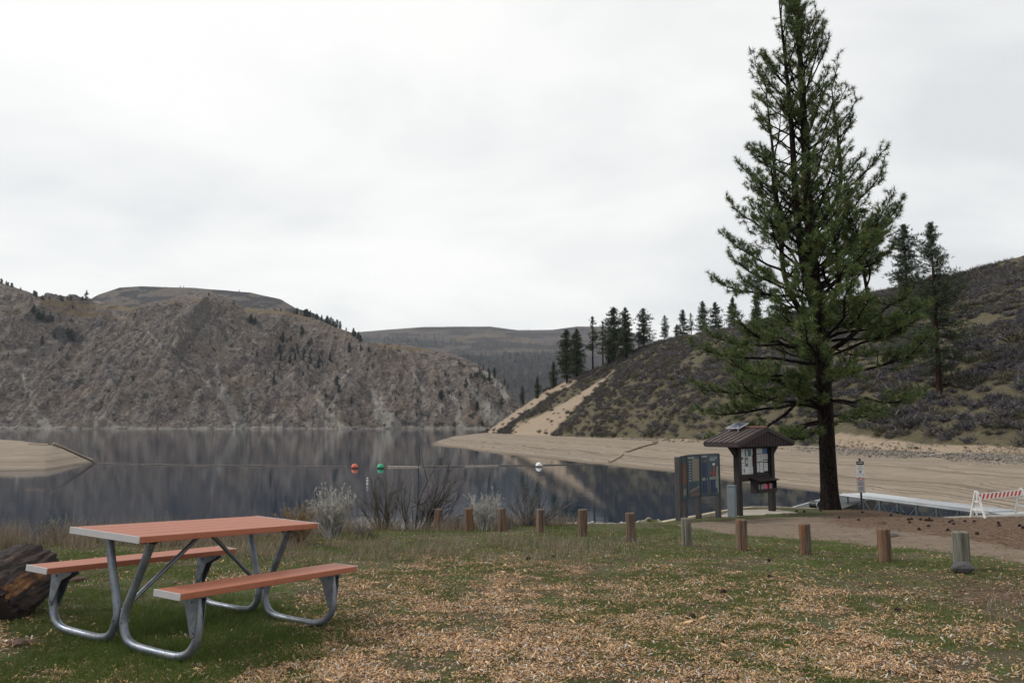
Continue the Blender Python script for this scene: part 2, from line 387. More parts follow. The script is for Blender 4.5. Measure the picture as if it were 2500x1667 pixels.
M_bark2 = bark_mat('red_pine_bark', (.018, .009, .007), (.042, .020, .014), (.07, .036, .025))
M_stump = bark_mat('charred_stump_wood', (.012, .009, .010), (.035, .022, .018), (.16, .085, .04))

# ------------------------------------------------------------------ near ground
WZ = -2.45
def ip(x, pts): a = np.array(pts, float); return np.interp(x, a[:, 0], a[:, 1])
POSTS = [(1069, 1295, 16.0, 51), (1146, 1298, 15.6, 56), (1226, 1298, 15.2, 56), (1319, 1299, 14.8, 54), (1423, 1307, 14.0, 62), (1541, 1321, 13.3, 67),
         (1678, 1333, 12.8, 66), (1811, 1342.6, 12.0, 72), (1968, 1353, 11.3, 72), (2162, 1371, 10.3, 78), (2350, 1396, 9.3, 94)]
anc = [unproj(px, py, Y) for px, py, Y, h in POSTS]
TC = np.array([-2.472, 6.292, 0.0]); TR = 1.087; TA, TB = -.057, .030
def tplane(X, Y):
    dx, dy = X - TC[0], Y - TC[1]; lx = dx * math.cos(TR) + dy * math.sin(TR); ly = -dx * math.sin(TR) + dy * math.cos(TR); return TA * lx + TB * ly
for a, b in ((-2.9, 5.0), (-1.4, 7.0), (-3.4, 7.2), (-1.7, 5.0), (-2.47, 6.29)): anc.append((a, b, tplane(a, b) - .047))
for px, py, Y in ((-400, 1350, 11.5), (0, 1330, 12.4), (600, 1322, 13.0), (900, 1291, 15.6), (1270, 1281, 16.7), (1500, 1279, 17.4), (1660, 1271, 19.4), (1706, 1265.5, 20.8),
                  (1754, 1263, 21.5), (1805, 1259, 22.5), (1886, 1248, 23.7), (1830, 1241, 25.6), (1960, 1240, 27.2), (2030, 1244, 25.0), (2105, 1243, 25.0),
                  (2250, 1262, 23.3), (2385, 1264, 21.5), (2500, 1262, 21.8), (2900, 1265, 21.5), (2000, 1300, 16.5), (2300, 1310, 14.5), (2500, 1385, 9.6), (2900, 1450, 7.6)): anc.append(unproj(px, py, Y))
for a in ((0, 4, .03), (3.6, 5.2, -.06), (-6, 4.5, .12), (-5, 0, .15), (5, 0, 0), (0, -8, .15), (14, -6, 0), (-14, -6, .3), (20, 6, -.2), (-14, 8, .15), (30, 20, -.8), (36, 0, -.2)): anc.append(a)
anc = np.array([np.array(a, float) for a in anc])
def tps_k(r2): return np.where(r2 > 1e-9, r2 * np.log(r2 + 1e-12), 0)
_n = len(anc); _K = tps_k(((anc[:, None, :2] - anc[None, :, :2]) ** 2).sum(-1)) + np.eye(_n) * 1.5
_P = np.c_[np.ones(_n), anc[:, :2]]; _A = np.block([[_K, _P], [_P.T, np.zeros((3, 3))]]); _w = np.linalg.solve(_A, np.r_[anc[:, 2], 0, 0, 0])
def tps(X, Y):
    X, Y = np.asarray(X, float), np.asarray(Y, float); sh = X.shape; q = np.c_[X.ravel(), Y.ravel()]; out = np.empty(len(q))
    for i in range(0, len(q), 40000):
        s = q[i:i + 40000]; out[i:i + 40000] = tps_k(((s[:, None] - anc[None, :, :2]) ** 2).sum(-1)) @ _w[:_n] + _w[_n] + s @ _w[_n + 1:]
    return out.reshape(sh)
EDGE = [(-3000, 10.5), (-400, 11.5), (0, 12.4), (600, 13.2), (900, 15.6), (1270, 16.9), (1500, 17.5), (1600, 18.6), (1754, 22.3), (1830, 25.6), (1960, 27.4), (2056, 25.5), (2105, 25.3), (2250, 23.3), (2400, 22.1), (2500, 22.0), (3200, 22), (5000, 24)]
_gx = np.arange(-45, 46, .5); _gy = np.arange(-12, 45, .5); _G = tps(*np.meshgrid(_gx, _gy))
def land(X, Y):
    X, Y = np.asarray(X, float), np.asarray(Y, float)
    fx = np.clip((X - _gx[0]) / .5, 0, len(_gx) - 1.001); fy = np.clip((Y - _gy[0]) / .5, 0, len(_gy) - 1.001); i, j = fx.astype(int), fy.astype(int); a, b = fx - i, fy - j
    return (_G[j, i] * (1 - a) + _G[j, i + 1] * a) * (1 - b) + (_G[j + 1, i] * (1 - a) + _G[j + 1, i + 1] * a) * b
def ground(X, Y):
    X, Y = np.asarray(X, float), np.asarray(Y, float)
    Ym = np.maximum(Y, .5); px = CX + F * X / Ym / .985
    d = Y - ip(px, EDGE); z = land(X, Y)
    bump_ = (fbm(X * 1.3, Y * 1.3, 3, 5) - .5) * .05
    dd = np.maximum(d, 0)
    z2 = z + bump_ * np.clip(1 - dd, 0, 1) - np.where(d > 0, .5 * dd * dd / (dd + .5), 0) + np.where(d > .3, (fbm(X * .8, Y * .8, 4, 8) - .5) * .4, 0)
    return np.maximum(z2, -4.2)
def on_ground(px, py, Y0=None):
    """first hit of the pixel ray with the near ground"""
    Ys = np.linspace(3.5, 45, 1200); pts = np.array([unproj(px, py, y) for y in Ys]); g = ground(pts[:, 0], pts[:, 1])
    k = np.argmax(pts[:, 2] <= g); return Vector((pts[k, 0], pts[k, 1], float(g[k])))
def grid_faces(nr, nc):
    i = np.arange(nr - 1)[:, None] * nc + np.arange(nc - 1)[None, :]; i = i.ravel(); return np.c_[i, i + 1, i + nc + 1, i + nc]
def seg_dist(px, py, line):
    d = np.full(px.shape, 1e9); tt = np.zeros(px.shape)
    for k in range(len(line) - 1):
        a, b = np.array(line[k][:2], float), np.array(line[k + 1][:2], float); ab = b - a
        t = np.clip(((px - a[0]) * ab[0] + (py - a[1]) * ab[1]) / (ab @ ab), 0, 1); q = np.hypot(px - a[0] - t * ab[0], py - a[1] - t * ab[1])
        w0, w1 = line[k][2], line[k + 1][2]; q = q / (w0 + (w1 - w0) * t); d = np.minimum(d, q)
    return d
CHIPB = [(1250, 1600, 900, 130, .45), (700, 1600, 260, 70, .8), (1150, 1560, 330, 80, 1), (1500, 1600, 380, 70, 1), (2000, 1620, 380, 50, .75), (1000, 1440, 330, 60, .75), (1450, 1440, 260, 60, .7),
         (1720, 1425, 170, 28, 1.25), (1980, 1470, 220, 38, 1.15), (2250, 1560, 260, 60, .6), (300, 1640, 330, 25, .7), (1250, 1500, 400, 60, .6), (1180, 1370, 300, 16, .45),
         (560, 1420, 140, 30, .45), (60, 1560, 150, 40, .8), (1700, 1520, 300, 40, .6), (850, 1500, 200, 60, .8), (2200, 1400, 150, 15, .4)]
def chip_density(X, Y):
    z = land(X, Y); px, py = proj(X, Y, z); d = np.zeros(np.shape(X))
    for cx, cy, sx_, sy_, a in CHIPB: d = d + a * np.exp(-((px - cx) / sx_) ** 2 - ((py - cy) / sy_) ** 2)
    dk = np.exp(-((px - 560) / 250) ** 2 - ((py - 1490) / 60) ** 2) * .9
    n = fbm(X * 1.6, Y * 1.6, 4, 31); n2 = fbm(X * 5, Y * 5, 3, 77)
    return np.clip((d * .80 + .08 - dk) * np.clip((n - .30) * 3.0, .30, 1.3) * np.clip((n2 - .3) * 3.4, .15, 1.5), 0, 1.1)
def dirt_mask(X, Y):
    z = land(X, Y); px, py = proj(X, Y, z)
    lim = ip(px, [(1500, 1250), (1600, 1275), (1680, 1288), (1760, 1300), (1960, 1318), (2150, 1332), (2350, 1352), (2500, 1375), (3500, 1500)])
    up = ip(px, [(1500, 1300), (1600, 1288), (1680, 1278), (1760, 1272), (1900, 1263), (2000, 1258), (2200, 1262), (2500, 1262)])
    m = np.clip((lim - py) / 10 + .5, 0, 1) * np.clip((py - up) / 5 + .5, 0, 1) * (px > 1560)
    lit = np.clip((ip(px, [(1900, 1262), (2050, 1285), (2300, 1310), (2500, 1345)]) - py) / 14 + .3, 0, 1) * np.clip((px - 1960) / 120, 0, 1)
    lit = np.maximum(lit, .5 * np.exp(-((px - 2420) / 200) ** 2 - ((py - 1450) / 45) ** 2) * 1.2)
    return m, lit
def build_ground():
    xs = np.r_[np.arange(-45, -9, .6), np.arange(-9, 18, .13), np.arange(18, 46, .6)]; ys = np.r_[np.arange(-12, 3, .5), np.arange(3, 30, .13), np.arange(30, 45, .6)]
    X, Y = np.meshgrid(xs, ys); Z = ground(X, Y); m, lit = dirt_mask(X, Y); ch = chip_density(X, Y)
    front = (Y > 2)
    col = np.c_[(m * front).ravel(), (ch * front).ravel(), (lit * front).ravel()]
    o = fastmesh('ground', np.c_[X.ravel(), Y.ravel(), Z.ravel()], grid_faces(*X.shape), M_ng, True, col); struct(o)
build_ground()

# ------------------------------------------------------------------ water
mb = MB(); mb.add([(-4500, -40, WZ), (4500, -40, WZ), (4500, 5200, WZ), (-4500, 5200, WZ)], [(0, 1, 2, 3)]); struct(mb.build('water', M_water))

# ------------------------------------------------------------------ right shore and hillside
WL = [(1040, 1086), (1050, 1088), (1127, 1093), (1178, 1102), (1216, 1106.5), (1360, 1121), (1489, 1135), (1652, 1151), (1740, 1165), (1893, 1184), (2004, 1198), (2120, 1211), (2300, 1231), (2500, 1262), (2700, 1320), (3600, 1500)]
BASEY = [(1040, 170), (1100, 210), (1185, 255), (1300, 190), (1450, 145), (1660, 110), (1900, 84), (2150, 70), (2450, 58), (3000, 46), (3600, 42)]
BASEP = [(1040, 1086), (1060, 1080), (1106, 1066), (1185, 1056), (1300, 1062), (1450, 1068), (1660, 1075), (1900, 1085), (2150, 1098), (2450, 1108), (3000, 1125), (3600, 1140)]
CREST = [(1185, 1053), (1265, 998), (1339, 948), (1408, 919), (1477, 891), (1517, 868), (1575, 846), (1609, 834), (1667, 822), (1724, 810), (1781, 799), (2011, 748), (2172, 706), (2327, 668), (2500, 622), (2800, 560), (3600, 450)]
CRESTY = [(1040, 200), (1185, 262), (1339, 235), (1517, 205), (1609, 190), (1781, 172), (2011, 158), (2327, 140), (2500, 132), (3600, 110)]
SCREE_R = [([(1478, 925, 4), (1400, 985, 14), (1340, 1030, 27), (1290, 1066, 42)], 1.0), ([(1400, 930, 9), (1330, 965, 9), (1270, 1005, 9), (1200, 1055, 9)], .9), ([(1330, 1070, 8), (1900, 1078, 5)], .55),
           ([(1500, 905, 3), (1440, 960, 7), (1380, 1010, 9)], .6), ([(2050, 1075, 25), (2250, 1095, 20), (2500, 1100, 12)], .65)]
def build_right():
    P = np.arange(1040, 3601, 4.0); nb, nh, nk = 44, 190, 24
    ww = np.maximum(ip(P, WL), 1040 + 30); Yw = np.array([4.0 * F / (y - 1038) for y in ww])
    Yb = ip(P, BASEY); Zb = np.array([zat(a, b) for a, b in zip(ip(P, BASEP), Yb)])
    Yc = ip(P, CRESTY); Zc = np.array([zat(a, b) for a, b in zip(np.interp(P, [1185] + [c[0] for c in CREST], [1053] + [c[1] for c in CREST]), Yc)])
    tip = P < 1185
    Zc = np.where(tip, Zb - .05, Zc); Yc = np.where(tip, Yb + 8, Yc)
    rows_Y, rows_Z, rows_t = [], [], []
    for t in np.linspace(-.5, 0, 8)[:-1]: rows_Y.append(Yw + t * 14); rows_Z.append(WZ + t * 3.0 + 0 * P); rows_t.append(-1 + t + 0 * P)
    for t in np.linspace(0, 1, nb)[:-1]: rows_Y.append(Yw + (Yb - Yw) * t); rows_Z.append(WZ + (Zb - WZ) * (t ** .85)); rows_t.append(t - 1 + 0 * P)
    for t in np.linspace(0, 1, nh):
        rows_Y.append(Yb + (Yc - Yb) * t); rows_Z.append(Zb + (Zc - Zb) * (t * .82 + .18 * (1 - (1 - t) ** 2))); rows_t.append(t + 0 * P)
    for t in np.linspace(0, 1, nk)[1:]:
        rows_Y.append(Yc + t * np.where(tip, 25, 200)); rows_Z.append(Zc - np.where(tip, 4, 12 + .35 * (Zc + 3)) * t ** 1.2); rows_t.append(1 + t + 0 * P)
    Y, Z, T = np.array(rows_Y), np.array(rows_Z), np.array(rows_t); PP = np.broadcast_to(P, Y.shape)
    X = colX(PP, Y, Z); hm = np.clip(T * 8, 0, 1) * (~tip)[None, :] * np.clip((1.0 - T) * 6, .18, 1)
    gul = fbm(X / 28 + .4 * fbm(X / 15, Y / 15, 3, 3), Y / 70, 4, 11, ridged=True) - .55
    Z = Z + hm * ((fbm(X / 9, Y / 9, 4, 21) - .5) * 1.5 + (fbm(X / 2.2, Y / 2.2, 3, 23) - .5) * .55 + gul * 2.4)
    Z = Z + np.where(T < 0, 1, 0) * np.clip((T + 1) * 12, 0, 1) * (fbm(X / 6, Y / 6, 4, 41) - .5) * .16
    # wave-cut steps on the beach
    bz = (T < .0) & (T > -1); st = .16; q = (Z + .06 * fbm(X / 9, Y / 9, 3, 4)) / st; fr = q - np.floor(q); Zs = (np.floor(q) + np.clip((fr - .55) / .45, 0, 1) ** 1.0 * .75 + fr * .25) * st
    Z = np.where(bz, Z * .35 + Zs * .65, Z)
    X = colX(PP, Y, Z); _, py = proj(X, Y, Z)
    grass = np.clip(T * 40 + .5, 0, 1); grass = np.where(tip[None, :], 0, grass)
    scr = np.zeros(Y.shape)
    for ln, a in SCREE_R:
        d = seg_dist(PP, py, ln); scr = np.maximum(scr, a * np.clip(1.4 - d, 0, 1))
    scr = scr * (T > -.02); scr = np.where((T > 1), 0, scr)
    cob = np.clip(1 - np.abs(T + .12) / .15, 0, 1) * np.clip((PP - 1850) / 350, 0, 1) + .5 * np.clip(1 - np.abs(T + .04) / .06, 0, 1) * (PP > 1500)
    o = fastmesh('hillside_and_beach', np.c_[X.ravel(), Y.ravel(), Z.ravel()], grid_faces(*Y.shape), M_beach, True, np.c_[grass.ravel(), scr.ravel(), cob.ravel()]); struct(o)
    o.name = 'hillside'
    return dict(P=P, X=X, Y=Y, Z=Z, T=T, py=py, scr=scr, tip=tip, cob=cob)
RT = build_right()
def hitR(px, py, behind=False):
    j = int(np.clip(round((px - 1040) / 4), 0, len(RT['P']) - 1)); col = RT['py'][:, j]
    k0 = 7 if behind else 55; k = k0 + int(np.argmax(col[k0:] <= py))
    if not (col[k0:] <= py).any(): k = 50 + 190
    return Vector((RT['X'][k, j], RT['Y'][k, j], RT['Z'][k, j]))

# left sand bar
def build_left_bar():
    P = np.arange(-900, 236, 4.0); tip = np.clip((236 - P) / 160, 0, 1)
    Yw = 4.0 * F / (ip(P, [(-900, 1200), (0, 1149), (110, 1146), (225, 1128), (236, 1126)]) - 1038); hgt = ip(P, [(-900, 5), (-200, 2.6), (0, 2.15), (60, 2.0), (128, 1.55), (180, .85), (225, .15), (236, -.3)])
    wid = ip(P, [(-900, 50), (0, 34), (128, 20), (225, 6), (236, 4)])
    rows = []
    for t in np.linspace(-.3, 2.4, 80):
        y = Yw + wid * t; s = np.where(t < 1, np.sin(np.clip(t, -.3, 1) * math.pi / 2), np.cos(np.clip((t - 1) / 1.1, 0, 1.4) * math.pi / 2 * 1.15)); rows.append((y, WZ + hgt * s, 0 * P + t))
    Y = np.array([r[0] for r in rows]); Z = np.array([r[1] for r in rows]); PP = np.broadcast_to(P, Y.shape); X = colX(PP, Y, Z)
    Z = Z + (fbm(X / 3, Y / 3, 4, 66) - .5) * .12
    st = .15; q = Z / st; fr = q - np.floor(q); Z = Z * .5 + .5 * (np.floor(q) + np.clip((fr - .6) / .4, 0, 1)) * st
    o = fastmesh('sand_bar', np.c_[X.ravel(), Y.ravel(), Z.ravel()], grid_faces(*Y.shape), M_beach, True, np.zeros((Y.size, 3))); struct(o)
build_left_bar()

# ------------------------------------------------------------------ far hills
A_CREST = [(-1500, 600), (-700, 560), (-300, 610), (0, 690), (69, 714), (106, 732), (160, 735), (213, 733), (319, 751), (372, 737), (452, 721), (505, 718), (558, 732), (595, 754), (680, 757), (765, 770), (850, 806), (877, 826), (893, 838),
           (957, 838), (1010, 846), (1105, 864), (1169, 889), (1206, 913), (1250, 960), (1300, 1030), (1330, 1048), (1700, 1060)]
SCREE_A = [([(527, 890, 5), (530, 930, 7), (560, 985, 14), (585, 1045, 20)], 1.0), ([(495, 925, 4), (540, 965, 9), (580, 1010, 10)], .8), ([(640, 920, 6), (600, 960, 8), (595, 1000, 6)], .6), ([(50, 910, 3), (75, 980, 6), (110, 1045, 14)], .9),
           ([(0, 870, 8), (60, 850, 6)], .8), ([(360, 810, 4), (400, 850, 6), (440, 800, 5)], .75), ([(400, 700, 5), (410, 850, 4)], .4), ([(905, 950, 6), (930, 1000, 14), (960, 1045, 24)], 1.0), ([(1010, 910, 4), (1030, 950, 6)], .7), ([(1140, 930, 6), (1180, 990, 14), (1230, 1040, 26)], 1.0),
           ([(1085, 940, 4), (1120, 1000, 8), (1130, 1045, 12)], .8), ([(780, 980, 5), (820, 1030, 9), (835, 1045, 9)], .8), ([(690, 1000, 4), (760, 1045, 8)], .5), ([(220, 1000, 5), (240, 1045, 8)], .7), ([(260, 1020, 6), (290, 1045, 6)], .6), ([(750, 930, 3), (830, 1000, 5)], .6), ([(860, 900, 3), (830, 940, 5)], .7), ([(0, 825, 8), (20, 790, 4)], .8),
           ([(0, 1046, 3.5), (1250, 1046, 3.5)], 1.0), ([(590, 800, 5), (640, 850, 6)], .5), ([(1160, 900, 5), (1205, 925, 7), (1240, 970, 8)], .9)]
TAN_A = [([(110, 735, 8), (190, 745, 8), (240, 752, 5), (320, 752, 4)], 1.0), ([(600, 757, 5), (700, 762, 6), (770, 772, 5)], 1.0), ([(380, 745, 8), (520, 725, 10)], .5), ([(900, 842, 4), (1060, 855, 5)], .8), ([(160, 765, 10), (260, 765, 7)], .7)]
VEG_A = [([(150, 820, 18), (190, 825, 14)], .9), ([(90, 775, 12), (125, 780, 12)], .8), ([(610, 780, 14), (640, 800, 10)], .6), ([(330, 880, 10), (300, 960, 8)], .4)]
def hill_layer(name, P, crestpts, base_y, slope, seed, amp, mat, scree=(), tan=(), veg=(), minw=60, back=300, ny=200, gsx=95, base_z=-8, flat=None, jit=34, streak=False, macro=.0):
    cy = ip(P, crestpts); k = np.maximum((1038 - cy) / F, .0005); Yb = ip(P, base_y) if isinstance(base_y, list) else base_y + 0 * P
    Yc = Yb / np.maximum(1 - k / slope, .3); Yc = np.maximum(Yc, Yb + minw)
    # smooth crest distance
    ker = np.ones(25) / 25; Yc = np.convolve(np.pad(Yc, 12, 'edge'), ker, 'valid')
    Zc = np.array([zat(a, b) for a, b in zip(cy, Yc)])
    Y, Z, T = [], [], []
    for t in np.linspace(0, 1, ny):
        Y.append(Yb + (Yc - Yb) * t); pr = t * .8 + .2 * math.sin(t * math.pi / 2); Z.append(base_z + (Zc - base_z) * pr); T.append(t + 0 * P)
    for t in np.linspace(0, 1, 14)[1:]: Y.append(Yc + back * t); Z.append(Zc - (40 + .25 * np.maximum(Zc, 0)) * t); T.append(1 + t + 0 * P)
    Y, Z, T = np.array(Y), np.array(Z), np.array(T); PP = np.broadcast_to(P, Y.shape); X = colX(PP, Y, Z)
    wx = (fbm(X / 160, Y / 160, 3, seed + 5) - .5) * 120
    rid = fbm((X + wx) / gsx, Y / (gsx * 3.2) + Z / 400, 6, seed, gain=.55, ridged=True) - .6
    m = np.clip(T * 10, 0, 1) * np.clip((1 - T) * 5, .10, 1)
    Z = Z + m * (rid * amp + (fbm(X / 34, Y / 60, 5, seed + 9, gain=.55, ridged=True) - .5) * amp * .30 + (fbm((X + wx * 1.5) / 260, Y / 500, 3, seed + 29, ridged=True) - .6) * amp * macro + (fbm(X / 7, Y / 7, 2, seed + 19) - .5) * amp * .12)
    X = colX(PP, Y, Z); _, py = proj(X, Y, Z); ms = []
    for group in (scree, tan, veg):
        g = np.zeros(Y.shape)
        jx = (fbm(X / 22, Y / 22, 5, 91) - .5) * jit
        for ln, a in group: g = np.maximum(g, a * np.clip(1.3 - .8 * seg_dist(PP + jx, py + jx * .5, ln), 0, 1))
        ms.append(g * (T < 1.2))
    if streak:
        sk = fbm((X + wx * .5) / 13, Y / 120 + Z / 300, 4, 133); ms[0] = np.maximum(ms[0], np.clip((sk - .61) * 7, 0, .42) * np.clip(1.25 - T, 0, 1)); dk = fbm((X + wx * .4) / 9, Y / 60 + Z / 200, 5, 177); ms[2] = np.maximum(ms[2], np.clip((dk - .60) * 7, 0, .5))
    if flat: ms[1] = np.maximum(ms[1], flat(PP, py, T)[0]); ms[2] = np.maximum(ms[2], flat(PP, py, T)[1])
    o = fastmesh(name, np.c_[X.ravel(), Y.ravel(), Z.ravel()], grid_faces(*Y.shape), mat, True, np.c_[ms[0].ravel(), ms[1].ravel(), ms[2].ravel()]); struct(o)
    return dict(P=P, X=X, Y=Y, Z=Z, T=T, py=py)
HA = hill_layer('rocky_hills', np.arange(-900, 1420, 2.5), A_CREST, 838, .62, 301, 62, M_far, SCREE_A, TAN_A, VEG_A, streak=True, gsx=120, ny=240, macro=1.3)
B_CREST = [(-800, 735), (100, 735), (213, 735), (239, 720), (292, 702), (345, 699), (478, 703), (611, 714), (686, 731), (723, 753), (765, 764), (850, 815), (1000, 900)]
def flatB(p, py, T): return (.18 + .25 * fbm(p / 60, py / 12, 3, 5), .42 + .4 * (fbm(p / 45, py / 9, 4, 9) > .5))
HB = hill_layer('mesa', np.arange(-900, 1010, 4), B_CREST, 1450, .55, 402, 14, M_far2, flat=flatB, base_z=20, ny=70)
C_CREST = [(500, 812), (860, 812), (930, 806), (1036, 798), (1196, 797), (1265, 806), (1351, 805), (1408, 797), (1471, 797), (1517, 803), (1550, 815), (1592, 831), (1700, 850), (2600, 860)]
TAN_C = [([(1120, 828, 5), (1190, 822, 8), (1240, 826, 7), (1290, 833, 5), (1305, 836, 3)], 1.0), ([(1240, 859, 4), (1300, 862, 7), (1345, 868, 3)], 1.0), ([(960, 812, 4), (1050, 803, 4), (1100, 802, 3)], .5), ([(1330, 930, 5), (1360, 935, 5)], .8), ([(1150, 850, 3), (1240, 850, 3)], .5)]
def flatC(p, py, T): return (.08 + .3 * (fbm(p / 50, py / 8, 4, 19) > .58), np.where(py > 868, .85, .5) + .3 * (fbm(p / 70, py / 6, 4, 29) > .52))
HC = hill_layer('plateau', np.arange(500, 2700, 4), C_CREST, 1500, .17, 503, 26, M_far2, [([(1180, 915, 10), (1215, 960, 10)], .6)], TAN_C, (), ny=150, gsx=170, base_z=-6, flat=flatC, jit=5)
def hitH(H, px, py):
    j = int(np.clip(round((px - H['P'][0]) / (H['P'][1] - H['P'][0])), 0, len(H['P']) - 1)); col = H['py'][:, j]; ok = col <= py
    k = int(np.argmax(ok)) if ok.any() else int(np.argmin(col)); return Vector((H['X'][k, j], H['Y'][k, j], H['Z'][k, j]))

# ================================================================== PICNIC TABLE
def bez(pts, n=10):
    """Catmull-Rom through pts"""
    P = [Vector(p) for p in pts]; out = []
    for i in range(len(P) - 1):
        p0, p1, p2, p3 = P[max(i - 1, 0)], P[i], P[i + 1], P[min(i + 2, len(P) - 1)]
        for k in range(n):
            t = k / n; out.append(.5 * ((2 * p1) + (p2 - p0) * t + (2 * p0 - 5 * p1 + 4 * p2 - p3) * t * t + (3 * p1 - p0 - 3 * p2 + p3) * t ** 3))
    out.append(P[-1]); return out
def arc(c, r, a0, a1, n=10):
    return [(c[0] + r * math.cos(R(a0 + (a1 - a0) * i / n)), c[1] + r * math.sin(R(a0 + (a1 - a0) * i / n))) for i in range(n + 1)]
def picnic_table():
    t = thing('picnic_table', 'red-brown plank picnic table with attached benches on bent galvanised pipe legs', 'picnic table', TC + np.array([0, 0, .004]))
    ca, sa, cb, sb = math.cos(TA), math.sin(TA), math.cos(TB), math.sin(TB)
    Mm = Matrix.Rotation(TR, 3, 'Z') @ Matrix(((ca, 0, -sa), (0, 1, 0), (sa, 0, ca))) @ Matrix(((1, 0, 0), (0, cb, -sb), (0, sb, cb)))
    t.rotation_euler = Mm.to_euler()
    L, W, H, th = 1.78, .752, .76, .044
    m = MB(); n = 5; pw = W / n
    for i in range(n): m.box((0, -W / 2 + pw * (i + .5), H - th / 2), (L - .012, pw - .004, th), bev=.003)
    m.build('tabletop', M_table, t, auto=40)
    for s in (-1, 1):
        m = MB(); m.box((s * (L / 2 - .002), 0, H - th / 2 + .0005), (.007, W + .004, th + .003), bev=.0015); m.build('end_cap', M_cap, t, auto=40)
    for s, yo in ((-1, .706), (1, .706)):
        hs = .446; m = MB(); m.box((0, s * yo, hs - .021), (L - .012, .252, .042), bev=.003); be = m.build('bench_seat', M_table, t, auto=40)
        for e in (-1, 1):
            m = MB(); m.box((e * (L / 2 - .002), s * yo, hs - .0205), (.007, .255, .045), bev=.0015); m.build('seat_end_cap', M_cap, be, auto=40)
    r = .029
    for ex in (-1, 1):
        X = ex * .675
        for s in (-1, 1):
            x = X + s * .0 + (0.0 if s < 0 else 0.0)
            # pipe in the (y,z) plane : top inner -> centre -> along ground outwards -> up to the bench
            pl = [(.235, .695), (.145, .46), (.08, .30), (.040, .18), (.050, .09), (.10, .018), (.19, -.012), (.32, -.018), (.48, -.018), (.62, -.012), (.71, .02), (.77, .09), (.785, .17), (.775, .26), (.755, .35), (.748, .40)]
            pts = bez([(x, s * y * (1 if y > .04 else 1), z) for y, z in pl], 6)
            m = MB(); m.tube(pts, r, 18)
            for (y, z) in ((.044, .13), (.782, .20)): m.tube([(x - ex * .0 - .036, s * y, z), (x + .036, s * y, z)], .009, 8)
            leg = m.build('leg', M_galv, t, auto=50)
            m = MB()
            yo = .706
            poly = [(-.135, .401), (.09, .401), (.09, .385), (.085, .15), (.06, .135), (.045, .15), (-.03, .33), (-.135, .385)]
            for dx in (-.033, .033): m.prism([(s * a + s * yo - s * .0, z) for a, z in poly], -.003, .003, Matrix(((0, 1, 0, x + dx), (1, 0, 0, 0), (0, 0, 1, 0), (0, 0, 0, 1))))
            m.box((x, s * yo, .4005), (.07, .23, .005))
            for dx in (-.04, .04):
                m.tube([(x + dx - .004, s * (yo + .03), .36), (x + dx + .004, s * (yo + .03), .36)], .009, 8); m.tube([(x + dx - .004, s * (yo + .066), .17), (x + dx + .004, s * (yo + .066), .17)], .009, 8)
            m.build('bench_bracket', M_galv, leg, auto=30)
        m = MB(); m.prism([(-.31, .714), (.31, .714), (.24, .68), (-.24, .68)], -.022, .022, Matrix(((0, 1, 0, X), (1, 0, 0, 0), (0, 0, 1, 0), (0, 0, 0, 1)))); m.build('top_bracket', M_dark, t)
        m = MB(); m.tube([(X - ex * .0, 0, .20), (X - ex * .05, 0, .235), (ex * .045, 0, .69), (ex * .01, 0, .708)], .0165, 12); m.build('brace', M_galv, t, auto=50)
    m = MB(); m.box((0, 0, .712), (.16, .10, .008)); m.build('brace_plate', M_dark, t)
picnic_table()

